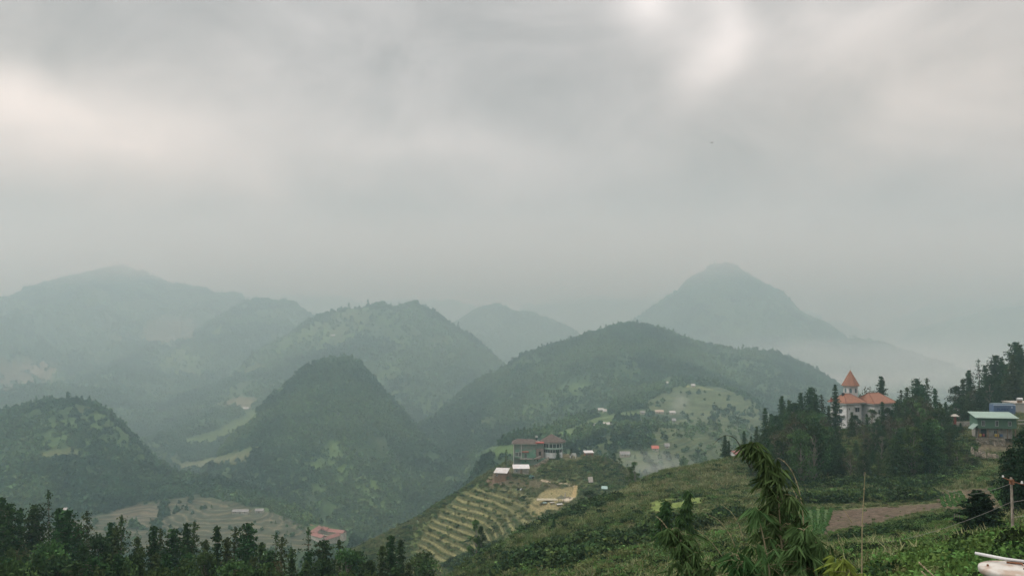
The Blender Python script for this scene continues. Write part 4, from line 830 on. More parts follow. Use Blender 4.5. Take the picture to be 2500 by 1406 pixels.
def gable(name, loc, rz, w, dep, h, rh, roofm, wallm, label, cat, group=None, over=.35, door=True, mono=False, nwin=2, base=1.5):
    b = building(name, loc, rz, label, cat, group); wl_ = MB().box(-w / 2, w / 2, -dep / 2, dep / 2, -base, h)
    if mono:
        wl_.put([(-w / 2, -dep / 2, h), (w / 2, -dep / 2, h), (w / 2, dep / 2, h), (-w / 2, dep / 2, h), (-w / 2, dep / 2, h + rh), (w / 2, dep / 2, h + rh)], [(0, 1, 5, 4), (0, 4, 3), (1, 2, 5), (3, 4, 5, 2)])
        o = over; t = .08; s = rh / dep
        V = [(-w / 2 - o, -dep / 2 - o, h - s * o + .03), (w / 2 + o, -dep / 2 - o, h - s * o + .03), (w / 2 + o, dep / 2 + o, h + rh + s * o + .03), (-w / 2 - o, dep / 2 + o, h + rh + s * o + .03)]
        rf = MB().put(V + [(x, y, z + t) for x, y, z in V], [(0, 3, 2, 1), (4, 5, 6, 7), (0, 1, 5, 4), (1, 2, 6, 5), (2, 3, 7, 6), (3, 0, 4, 7)])
    else:
        wl_.put([(-w / 2, -dep / 2, h), (-w / 2, dep / 2, h), (-w / 2, 0, h + rh), (w / 2, -dep / 2, h), (w / 2, dep / 2, h), (w / 2, 0, h + rh)], [(0, 2, 1), (3, 4, 5), (0, 3, 5, 2), (1, 2, 5, 4)])
        o = over; t = .1; s = rh / (dep / 2); rf = MB()
        for sg in (-1, 1):
            V = [(-w / 2 - o, sg * (dep / 2 + o), h - s * o + .03), (w / 2 + o, sg * (dep / 2 + o), h - s * o + .03), (w / 2 + o, 0, h + rh + .03), (-w / 2 - o, 0, h + rh + .03)]
            rf.put(V + [(x, y, z + t) for x, y, z in V], [(0, 3, 2, 1), (4, 5, 6, 7), (0, 1, 5, 4), (1, 2, 6, 5), (2, 3, 7, 6), (3, 0, 4, 7)])
    wl_.build('wall', wallm, b); rf.build('roof', roofm, b)
    if door: MB().box(-.45, .45, -dep / 2 - .05, -dep / 2 - .004, 0, min(2.0, h - .15)).build('door', M_WOOD, b)
    for k in range(nwin):
        x = (-1, 1)[k % 2] * w * .3; window(b, x, h * .58, .9, .8, -dep / 2)
    return b

# ------------------------------------------------------------------ the white villa
def villa():
    D = 270.0; mpp = D / FPX; g = pt(2068, 1052, D); zg = g.z; c = pt(2066, 986, D)   # the near corner under the eaves
    zE = c.z - zg
    b = building('villa', (c.x, c.y, zg), math.radians(24), 'white villa with orange tiled hip roofs and a pointed tower among the trees', 'villa')
    # left wing: corner at origin, x to the right, y away
    w1, d1 = 6.2, 6.6; base = -4.0
    lw = MB().box(0, w1, 0, d1, base, zE - .12).build('left_wing', M_WHITE, b)
    rx0, rx1, ry0, ry1 = 8.4, 17.0, -3.4, 5.2
    MB().box(w1 + .003, rx0 + .02, 1.6, 6.2, base, zE - .12).build('link', M_WHITE, b)
    rw = MB().box(rx0, rx1, ry0, ry1, base, zE - .3).build('right_wing', M_WHITE, b)
    for (x0, x1, y0, y1, dz, o) in ((0, w1 + 1.2, 0, d1, 0, lw), (rx0, rx1, ry0, ry1, -.18, rw)):
        MB().box(x0 - .62, x1 + .62, y0 - .62, y1 + .62, zE - .12 + dz, zE + .17 + dz).build('eaves_trim', M_TRIM, b)
    r1 = MB().put(*hip_roof(0, w1 + 1.2, 0, d1, zE + .175, 2.75, .72, .28)).build('roof', M_TILE, b)
    r2 = MB().put(*hip_roof(rx0, rx1, ry0, ry1, zE - .005, 3.05, .72, .42)).build('roof', M_TILE, b)
    for V, rf in ((hip_roof(0, w1 + 1.2, 0, d1, zE + .175, 2.75, .72, .28)[0], r1), (hip_roof(rx0, rx1, ry0, ry1, zE - .005, 3.05, .72, .42)[0], r2)):
        hp = MB()
        for i, j in ((4, 8), (7, 8), (5, 9), (6, 9), (8, 9)): hp.tube([V[i], V[j]], .10, 5)
        hp.build('ridge_tiles', mat('ridge_tiles', (.15, .06, .04)) if rf is r1 else bpy.data.materials['ridge_tiles'], rf)
    # tower: eight sided, behind the left wing
    tx, ty = 6.7, 4.7; tz1 = zE + 5.1
    tw = MB().cone(tx, ty, 0, tz1, 2.3, 2.3, 8, math.pi / 8).build('tower', M_WHITE, b)
    MB().cone(tx, ty, tz1, tz1 + .22, 2.75, 2.85, 8, math.pi / 8).build('cornice', M_TRIM, tw)
    sp = MB().cone(tx, ty, tz1 + .222, tz1 + 5.15, 3.0, .06, 8, math.pi / 8).build('tower_roof', M_TILE, b)
    MB().tube([(tx, ty, tz1 + 5.1), (tx, ty, tz1 + 6.6)], .035, 5).build('lightning_rod', M_WIREL, sp)
    for a in range(8):
        th = math.pi * 2 * a / 8 - math.pi / 2; n = Vector((math.cos(th), math.sin(th), 0)); t = Vector((-n.y, n.x, 0)); ap = 2.3 * math.cos(math.pi / 8)
        def arch(w, z0, z1, off):
            o = Vector((tx, ty, 0)) + n * (ap + off); P = [o + t * (-w / 2) + Vector((0, 0, z0)), o + t * (w / 2) + Vector((0, 0, z0))]
            for k in range(7):
                q = math.pi * k / 6; P.append(o + t * (math.cos(q) * w / 2) + Vector((0, 0, z1 - w / 2 + math.sin(q) * w / 2)))
            return P
        def slab(P, th_): 
            k = len(P); return [tuple(p) for p in P] + [tuple(p - n * th_) for p in P], [tuple(range(k)), tuple(range(k, 2 * k))[::-1]] + [(i, (i + 1) % k, k + (i + 1) % k, k + i) for i in range(k)]
        f = MB().put(*slab(arch(.95, tz1 - 2.1, tz1 - .45, .05), .05)).build('arched_window', M_TRIM, tw)
        MB().put(*slab(arch(.72, tz1 - 2.0, tz1 - .58, .07), .03)).build('pane', mat('tower_glass', (.10, .16, .17), rough=.3) if a == 0 else bpy.data.materials['tower_glass'], f)
    # front windows, side balconies, pipes
    window(b, 4.6, zE - 2.0, 1.9, 1.5, 0); MB().box(3.2, 6.0, -.55, -.004, zE - 1.15, zE - 1.0).build('window_hood', M_TRIM, b)
    window(b, 10.3, zE - 2.6, 1.0, 1.6, ry0); window(b, 13.6, zE - 2.4, 1.6, 1.6, ry0); window(b, 13.6, zE - 6.2, 1.6, 1.6, ry0)
    MB().box(rx0 + 1, rx1 - 1, ry0 - 1.1, ry0 - .004, zE - 4.6, zE - 4.4).build('balcony', M_TRIM, b)
    for z in (zE - 1.6, zE - 5.4): MB().box(1.1, 1.35, -.06, -.003, z - .3, z + .3).build('vent', M_DARKW, b)
    MB().tube([(.35, -.1, base), (.35, -.1, zE - .2)], .06, 6).build('downpipe', M_CONC, b)
    for z in (zE - 2.3, zE - 5.1):      # windows of the narrow left side
        s = MB().box(-.08, -.003, 1.6, 3.2, z - .9, z + .7).build('side_window', M_TRIM, b); MB().box(-.1, -.05, 1.75, 3.05, z - .75, z + .55).build('pane', M_GLASS, s)
        s = MB().box(-.08, -.003, 4.2, 5.6, z - .9, z + .7).build('side_window', M_TRIM, b); MB().box(-.1, -.05, 4.35, 5.45, z - .75, z + .55).build('pane', M_GLASS, s)
    MB().box(-.9, -.1, .6, 5.8, zE - 3.7, zE - 3.5).build('side_balcony', M_TRIM, b)
    t = MB(); t.tube([(-.7, 5.6, zE + .3), (-.7, 5.6, zE + 1.6)], .22, 8); t.build('chimney', M_REDP, b)
    tk = MB().cone(2.0, 3.2, zE + 1.9, zE + 3.2, .45, .45, 10).build('water_heater', mat('dark_tank', (.02, .02, .022)), b)
villa()

# ------------------------------------------------------------------ green hotel on the spur
def hotel():
    D = 400.0; m = D / FPX; g0 = pt(1310, 1118, D); X = lambda px: (px - 1310) * m; Zz = lambda py: (1118 - py) * m
    b = building('hotel', (g0.x, g0.y, g0.z), math.radians(-3), 'mint green hotel with brown roofs and a round glazed wing on the ridge end', 'hotel')
    DP = 9.0
    MB().box(X(1254), X(1309), 0, DP, Zz(1118.5), Zz(1083.5)).build('main_wall', M_GREYG, b)
    MB().box(X(1258), X(1308), -.05, -.003, Zz(1118), Zz(1098)).build('painted_lower_wall', M_GREENW, b)
    MB().box(X(1254), X(1273), 1.2, DP, Zz(1150), Zz(1118.6)).build('basement_recess', M_GREYG, b)
    MB().box(X(1273.2), X(1331), .3, DP, Zz(1150), Zz(1118.6)).build('basement_wall', M_GREENW, b)
    MB().box(X(1309.2), X(1327), .6, DP, Zz(1118.5), Zz(1083.2)).build('link_wall', M_PINKW, b)
    MB().box(X(1310), X(1326.5), .5, .596, Zz(1095), Zz(1083.4)).build('link_upper_panel', M_GREYG, b)
    for px, py, w, h, nm in ((1318, 1107, 5.5, 9, 'door'),): d = MB().box(X(px - w / 2), X(px + w / 2), .52, .59, Zz(py + h / 2), Zz(py - h / 2)).build('door', M_DARKW, b)
    # round glazed wing
    cx, cy, R = X(1349), 4.6, 4.55; N = 20; a0 = math.pi
    def ring(z0, z1, r, mm, nm, par=b, segs=N, s=0, e=math.pi):
        P = [(cx + r * math.cos(math.pi + e * k / segs + s), cy + r * math.sin(math.pi + e * k / segs + s)) for k in range(segs + 1)] + [(cx + r, cy + 4.2), (cx - r, cy + 4.2)]
        return MB().prism(P, z0, z1).build(nm, mm, par)
    ring(Zz(1118), Zz(1105.5), R, M_WHITE, 'round_lower_wall'); gl1 = ring(Zz(1105.4), Zz(1097.5), R - .12, M_GLASS, 'lower_glazing')
    ring(Zz(1097.4), Zz(1093.6), R + .25, mat('pale_mint_trim', (.28, .38, .33), vary=.1), 'balcony_band'); gl2 = ring(Zz(1093.5), Zz(1084.5), R - .25, M_GLASS, 'upper_glazing'); ring(Zz(1084.4), Zz(1082), R + .02, M_GREYG, 'wall_head')
    for gl, z0, z1, r, n in ((gl1, Zz(1105.3), Zz(1097.6), R, 12), (gl2, Zz(1093.4), Zz(1084.6), R - .1, 8)):
        for k in range(n + 1):
            th = math.pi + math.pi * k / n; MB().tube([(cx + r * math.cos(th), cy + r * math.sin(th), z0), (cx + r * math.cos(th), cy + r * math.sin(th), z1)], .07 if n == 12 else .10, 5).build('mullion', M_TRIM, gl)
    V = [(cx + 6.3 * math.cos(t), cy + 1.2 + 5.8 * math.sin(t), Zz(1082)) for t in [2 * math.pi * k / 12 + math.pi / 12 for k in range(12)]]
    rf = MB().put(V + [(x, y, z + .28) for x, y, z in V] + [(cx - .6, cy + 1.4, Zz(1063))], [tuple(range(12))[::-1]] + [(i, (i + 1) % 12, 12 + (i + 1) % 12, 12 + i) for i in range(12)] + [(12 + i, 12 + (i + 1) % 12, 24) for i in range(12)])
    r1 = rf.build('roof', M_BROWNR, b); MB().prism([(x * 1.0, y) for x, y, z in V], Zz(1082) - .18, Zz(1082) - .003).build('fascia', M_CREAM, r1)
    x0, x1 = X(1249), X(1311); V = [(x0, -.9, Zz(1083)), (x1, -.9, Zz(1083)), (x1, DP + .5, Zz(1083)), (x0, DP + .5, Zz(1083)), (x0 + .3, -.6, Zz(1082)), (x1, -.6, Zz(1082)), (x1, DP, Zz(1082)), (x0 + .3, DP, Zz(1082)), (x0 + 2.8, 3.4, Zz(1073.6)), (x1 - 1, 3.4, Zz(1075))]
    r2 = MB().put(V, [(0, 3, 2, 1), (0, 1, 5, 4), (1, 2, 6, 5), (2, 3, 7, 6), (3, 0, 4, 7), (4, 5, 9, 8), (6, 7, 8, 9), (5, 6, 9), (7, 4, 8)]).build('roof', M_BROWNR, b)
    MB().box(x0, x1, -.92, DP + .4, Zz(1083) - .18, Zz(1083) - .003).build('fascia', M_CREAM, r2)
    MB().box(X(1307), X(1328), -.5, 2.6, Zz(1083) + .02, Zz(1080)).build('red_canopy', M_REDR, b)
    MB().box(X(1308), X(1314), 1.2, 3, Zz(1080) + .003, Zz(1077)).build('stair_head', M_CREAM, b)
    t = MB().cone(X(1310), 2.2, Zz(1070), Zz(1065.5), .55, .55, 12).build('water_tank', M_STEEL, b); MB().box(X(1308), X(1312), 1.8, 2.6, Zz(1077) + .003, Zz(1070) - .003).build('tank_stand', M_DARKW, t)
    # windows of the left block
    for px, py, w, h in ((1262, 1109, 8, 10), (1269.5, 1109, 6, 11), (1283.5, 1112.5, 6.5, 11)): window(b, X(px), Zz(py), w * m, h * m, -.05, mull=2)
    for px, py in ((1277, 1090), (1297, 1088)): window(b, X(px), Zz(py), .5, .5, 0, mull=0, frame=M_CREAM)
    for px, py, w, h in ((1283, 1126, 4, 3), (1305, 1123, 2.5, 3.5), (1312.5, 1123.5, 3, 6)): window(b, X(px), Zz(py), w * m, h * m, .3, mull=0, frame=M_CONC, pane=M_DARKW)
    MB().box(X(1275), X(1291), -1.2, -.054, Zz(1104), Zz(1101)).build('door_awning', M_REDRUST, b)
    MB().box(X(1270), X(1300), -1.3, -.054, Zz(1120.5), Zz(1118.6)).build('balcony_slab', M_CONC, b)
    st = MB()
    for k in range(12): st.box(X(1304 + k * 1.3), X(1304 + (k + 1) * 1.3), -1.2, .25, Zz(1119.5), Zz(1118.6 - k * .55) )
    st.build('front_steps', M_PINKW, b)
    for px, z0, z1 in ((1254.5, 1136, 1083.5), (1273, 1118, 1086)): MB().tube([(X(px), -.35, Zz(z0)), (X(px), -.35, Zz(z1))], .13, 6).build('drainpipe', M_TRIM, b)
    # stair ramp and stone wall running down right of the basement
    rs = empty('garden_stair', (g0.x + X(1303), g0.y - 2.4, g0.z + Zz(1138)), math.radians(-3), 'diagonal stone stair climbing beside the mint basement wall', 'stairs')
    q = MB(); n = 16
    for k in range(n): q.box(k * .42, (k + 1) * .42 + .002, 0, 1.2, -3.0, .2 + k * .26)
    q.build('treads', M_CONC, rs)
    q = MB().put([(0, -.25, -3), (7, -.25, -3), (7, -.25, 5.0), (0, -.25, .9), (0, -.02, -3), (7, -.02, -3), (7, -.02, 5.0), (0, -.02, .9)], [(0, 1, 2, 3), (4, 7, 6, 5), (0, 4, 5, 1), (1, 5, 6, 2), (2, 6, 7, 3), (3, 7, 4, 0)]).build('parapet', M_STONE, rs)
    return b
hotel()
def at(px, py, dmin=30): return hit(px, py, dmin)
def shed(px, py, wpx, label, rz=0, h=2.3, rh=.6, roofm=M_ZINC, wallm=M_WOOD, mono=True, dep=4.0, cat='shed', name='shed', d=None, group=None, nwin=1, base=1.8, dmin=30):
    g = at(px, py, dmin) if d is None else pt(px, py, d); w = wpx * g.y / FPX
    return gable(name, g, math.radians(rz), w, dep, h, rh, roofm, wallm, label, cat, group, mono=mono, nwin=nwin, base=base)
shed(1225, 1166, 30, 'brown walled shed with slanting pale roof lowest on the spur', -14, 2.6, 1.3, dep=4.5, cat='shed')
shed(1272, 1154, 37, 'dark shed under white corrugated roof directly below the hotel', 3, 2.3, 1.0, roofm=mat('white_sheet', (.50, .50, .495), vary=.1, vscale=1, dirt=((.5, .42, .38), .5, .5)), wallm=M_CONC, dep=4.0)
shed(1437, 1116, 20, 'narrow brown hut with white roof at the far right of the hotel ridge', 8, 2.3, .5, dep=3, wallm=mat('russet_boards', (.24, .11, .065), vary=.3, vscale=3))
def ruined_wall():
    g = at(1399, 1119); k = g.y / FPX; b = empty('ruined_wall', g, 0, 'broken white wall with a gap standing between hotel and brown hut', 'wall'); w = 15 * k; h = 13 * k
    V = [(-w / 2, h * .1), (-w / 2, h * .95), (w * .42, h), (w / 2, h * .6), (w / 2, -h * .25), (w * .38, -h * .2), (w * .36, h * .35), (w * .1, h * .55), (-w * .2, h * .45), (-w * .3, h * .15)]
    n = len(V); MB().put([(x, 0, z) for x, z in V] + [(x, .3, z) for x, z in V], [tuple(range(n)), tuple(range(n, 2 * n))[::-1]] + [(i, (i + 1) % n, n + (i + 1) % n, n + i) for i in range(n)]).build('masonry', M_WHITE, b)
    q = MB(); [q.box(-w / 2 + j * .8, -w / 2 + j * .8 + .55, .5, 1.0, -.8, .35 + .2 * (j % 2)) for j in range(5)]; q.build('rubble', M_STONE, b)
ruined_wall()
def garden_steps():
    g = at(1385, 1116); b = empty('terrace_steps', g, 0, 'ochre stepped garden terrace right of the round glazed wing', 'steps'); q = MB()
    for k in range(5): q.box(-4.5 + k * .5, 4.5, k * .8 - 1, k * .8 + .8 - 1, -1.5, -.6 + k * .42)
    q.build('treads', mat('ochre_stone', (.30, .27, .17), vary=.3, vscale=2), b)
garden_steps()
def panel(px, py, w, h, m_, label, tiltx, rz=0, dy=0):
    g = at(px, py + dy); k = g.y / FPX; b = empty('roof_panel', (g.x, g.y, g.z), math.radians(rz), label, 'roofing sheet')
    sh = MB(); n = 10
    for i in range(n): sh.box(-w * k / 2 + i * w * k / n, -w * k / 2 + (i + 1) * w * k / n - .03, -h * k / 2, h * k / 2, .0 + .04 * (i % 2), .07 + .04 * (i % 2))
    s = sh.build('sheet', m_, b); s.rotation_euler = (tiltx, 0, 0); s.location = (0, 0, h * k * .5 * abs(math.sin(tiltx)) + .3)
    lg = MB(); [lg.tube([(x, y, -.8), (x, y, .4 + (h * k * .5 * abs(math.sin(tiltx)) if True else 0) + (y * math.tan(tiltx) * .6 if abs(tiltx) < 1 else 0))], .05, 5) for x in (-w * k * .4, w * k * .4) for y in (-h * k * .3 * math.cos(tiltx), h * k * .3 * math.cos(tiltx))]
    lg.build('posts', M_WOOD, b)
panel(1442, 1178, 12, 14, M_CREAM, 'pale slanting sheet propped on the slope above the path end', math.radians(58), 12)
panel(1476, 1194, 15, 13, M_TEAL, 'small teal roof sheet low on the right side of the spur', math.radians(22), -8)
def tent(px, py, wpx, m_, label):
    g = at(px, py); k = g.y / FPX; w = wpx * k; b = empty('tent', g, .4, label, 'tent'); V = []; F = []; n = 12; mm = 6
    for i in range(mm + 1):
        t = math.pi / 2 * i / mm
        for j in range(n):
            a = 2 * math.pi * j / n; V.append((math.cos(a) * math.cos(t) * w / 2 * (1 + .06 * math.cos(4 * a)), math.sin(a) * math.cos(t) * w / 2, math.sin(t) * w * .42 - .1))
    for i in range(mm):
        for j in range(n): F.append((i * n + j, i * n + (j + 1) % n, (i + 1) * n + (j + 1) % n, (i + 1) * n + j))
    mesh_obj('canopy', V, F, m_, b, smooth=True); MB().box(-.5, .5, -w / 2 - .03, -w / 2 * .82, -.1, .75).build('door_flap', M_DARKW, b)
tent(1274, 1195, 10, M_GREYT, 'pale grey dome tent pitched on the upper terrace'); tent(1264, 1195, 7, M_GREENT, 'small dark tent left beside the grey dome tent'); tent(1298, 1166, 17, M_GREENT, 'large dark green dome tent below the hotel stair')
def camp_table(px, py, label, m_, s=1.0):
    g = at(px, py); b = empty('camp_table', g, .2, label, 'table'); 
    tp = MB().box(-.9 * s, .9 * s, -.5 * s, .5 * s, .68, .75).build('tabletop', m_, b)
    for x in (-.8 * s, .8 * s):
        for y in (-.4 * s, .4 * s): MB().tube([(x, y, -.1), (x, y, .68)], .04, 5).build('leg', M_WOOD, b)
    bn = MB(); bn.box(-.9 * s, .9 * s, -1.1 * s, -.8 * s, .38, .44); bn.box(-.9 * s, .9 * s, .8 * s, 1.1 * s, .38, .44)
    for x in (-.7 * s, .7 * s): bn.box(x, x + .08, -1.05 * s, -.85 * s, -.1, .38); bn.box(x, x + .08, .85 * s, 1.05 * s, -.1, .38)
    bn.build('benches', M_DARKW, b)
camp_table(1330, 1231, 'leftmost camp table on the grassy platform', M_TEAL); camp_table(1348, 1230, 'middle camp table with pale top on the platform', M_ZINC); camp_table(1366, 1234, 'rightmost camp table with white top on the platform', M_WHITE, 1.3)
def umbrella():
    g = at(1370, 1226); b = empty('canvas_shelter', g, 0, 'round dark thatch shelter behind the rightmost camp table', 'shelter'); q = MB().cone(0, 0, 1.8, 2.9, 2.0, .1, 12).build('thatch', mat('old_thatch', (.10, .10, .06), vary=.3, vscale=4), b)
    for k in range(4): a = k * math.pi / 2 + .7; MB().tube([(1.5 * math.cos(a), 1.5 * math.sin(a), -.2), (1.5 * math.cos(a), 1.5 * math.sin(a), 1.9)], .06, 5).build('post', M_WOOD, b)
umbrella()
def deck():
    g = at(1352, 1220); b = empty('wooden_deck', (g.x, g.y, g.z), 0, 'pale wooden deck at the edge of the camping ground', 'deck'); q = MB(); [q.box(-7 + 0, 6, i * .5 - 1.5, i * .5 - 1.06, .10, .20) for i in range(8)]; q.build('boards', mat('bleached_boards', (.34, .31, .22), vary=.2, vscale=2), b)
    f = MB(); [f.box(x, x + .12, -1.4, 2.4, -.8, .097) for x in (-6.5, -3, 0, 3, 5.5)]; f.build('joists', M_WOOD, b)
    g = at(1380, 1214); a = empty('stone_heap', g, 0, 'heap of grey and red rubble on the white sandy edge', 'rubble'); r = random.Random(3)
    st = MB()
    for k in range(22):
        x, y = r.gauss(0, 1.0), r.gauss(0, .6); s = r.uniform(.15, .4); st.cone(x, y, -.1, s * 1.2, s, s * .55, 6, r.random())
    st.build('stones', M_STONE, a)
    q = MB(); q.tube([(-.2, 0, 0), (.05, .1, 1.9)], [.35, .12], 8); q.build('statue', M_CREAM, a)
deck()
# ------------------------------------------------------------------ hazy valley houses
H = 'farmhouses scattered over the hazy slopes'
M_HW = mat('plastered_wall', (.42, .39, .33), vary=.2, vscale=.5); M_HR = mat('light_roof', (.40, .39, .37), vary=.1, vscale=.3); M_HT = mat('tan_roof', (.36, .29, .23), vary=.15, vscale=.3); M_HG = mat('grey_roof', (.20, .195, .19), vary=.2, vscale=.3); M_HRED = mat('red_roof', (.38, .12, .09), vary=.1)
for px, py, w, rm, lb, rz in [(600, 999, 14, M_HR, 'lone farmhouse with bright roof above the green strip at left', 5), (813, 820, 9, M_HR, 'tiny pale house high on the double-humped mountain', 0), (462, 782, 8, M_HT, 'tiny tan house far up the big left mountain', 0),
    (1466, 1003, 13, M_HR, 'left pale roof at the upper edge of the hamlet', 12), (1476, 1006, 8, M_HR, 'very small pale roof just right of the upper left hamlet house', 8), (1482, 1039, 21, M_HR, 'long white roofed farmhouse lowest in the hamlet', -3), (1449, 1041, 8, M_HR, 'small shed-sized house left of the long white roof', 0),
    (1609, 1008, 19, M_HT, 'tan roofed farmhouse beside the village track', 6), (1641, 1010, 13, M_HR, 'white roofed house right next to the smoke plume', 4), (1572, 1033, 13, M_HG, 'grey house half hidden by trees in the hamlet middle', -20), (1568, 1010, 10, M_HG, 'grey low house left of the tan roof', 10), (1627, 937, 7, M_HR, 'tiny white hut at the forest edge above the fields', 0), (1692, 944, 8, M_HR, 'tiny white hut on the ridge above the terraces', 0),
    (1599, 1098, 15, M_HRED, 'small house with vivid red roof in the lower fields', 0), (1525, 1112, 22, M_HG, 'broad thatch-grey house beyond the spur end', 4), (1628, 1092, 10, M_HG, 'faint grey house right of the red roof', 0), (1645, 1029, 8, M_HG, 'faint small roof under the white roofed house', 0)]:
    g = hit(px, py, 480)
    if g is None: continue
    k = g.y / FPX; gable('farmhouse', g, math.radians(rz), w * k, max(4, w * k * .6), 1.6 * max(1, w * k / 9), 1.6 * max(1, w * k / 10), rm, M_HW, lb, 'house', None, over=.5, nwin=2, base=3)
for px, py, w, lb in [(588, 1252, 36, 'long low grey house on the terraces of the left spur'), (634, 1250, 18, 'short grey shed right of the long grey house'), (160, 1248, 8, 'tiny white roof seen between the lower left conifers')]:
    g = hit(px, py, 480); k = g.y / FPX; gable('farmhouse', g, .05, w * k, 5, 1.9, 1.3, M_HG if w > 10 else M_HR, M_HW, lb, 'house', None, over=.5, nwin=2, base=2)
g = pt(1799, 1119, 262); 
gable('house', (g.x, g.y, g.z), math.radians(20), 3.6, 3.5, 1.7, .7, M_PINKR, M_WHITE, 'little white house with pink roof peeking over the crest by the wood', 'house', None, over=.3, base=3.0)
# red roofed courtyard: a ring of low roofs round a yard
def courtyard():
    pts = [(766, 1312), (768, 1305), (778, 1301), (790, 1301), (800, 1304), (840, 1320)]; pts2 = [(767, 1314), (790, 1326), (824, 1323)]
    c = hit(800, 1304, 480); b = empty('courtyard_building', c, 0, 'ring-shaped building with faded red roofs round a yard in the valley', 'building')
    def run(pp, w):
        P = [hit(*q, 480) - c for q in pp]; W_ = MB(); R_ = MB()
        for a, e in zip(P[:-1], P[1:]):
            t = Vector((e.x - a.x, e.y - a.y, 0)); L = t.length; t.normalize(); n = Vector((-t.y, t.x, 0)); a2 = a - t * .8; e2 = e + t * .8; z = max(a.z, e.z)
            def fr(p, s, h): return (p.x + n.x * s, p.y + n.y * s, z + h)
            W_.put([fr(a2, -w * .38, -3), fr(e2, -w * .38, -3), fr(e2, w * .38, -3), fr(a2, w * .38, -3), fr(a2, -w * .38, 3.2), fr(e2, -w * .38, 3.2), fr(e2, w * .38, 3.2), fr(a2, w * .38, 3.2)], [(0, 3, 2, 1), (4, 5, 6, 7), (0, 1, 5, 4), (1, 2, 6, 5), (2, 3, 7, 6), (3, 0, 4, 7)])
            R_.put([fr(a2, -w * .55, 3.1), fr(e2, -w * .55, 3.1), fr(e2, w * .55, 3.1), fr(a2, w * .55, 3.1), fr(a2, 0, 4.9), fr(e2, 0, 4.9)], [(0, 3, 2, 1), (0, 1, 5, 4), (2, 3, 4, 5), (1, 2, 5), (3, 0, 4)])
        W_.build('wing', M_HW, b); R_.build('roof', M_PINKR, b)
    run(pts, 5.2); run(pts2, 5.2)
    g = hit(1, 1, 480) if False else None
    q = [hit(*p, 480) - c for p in ((773, 1309), (790, 1305), (800, 1308), (824, 1318), (792, 1321))]; MB().put([(p.x, p.y, p.z + .5) for p in q] + [(p.x, p.y, p.z - 2) for p in q], [tuple(range(5)), tuple(range(5, 10))[::-1]] + [(i, (i + 1) % 5, 5 + (i + 1) % 5, 5 + i) for i in range(5)]).build('yard', mat('yard_paving', (.22, .22, .16), vary=.2, vscale=.4), b)
courtyard()
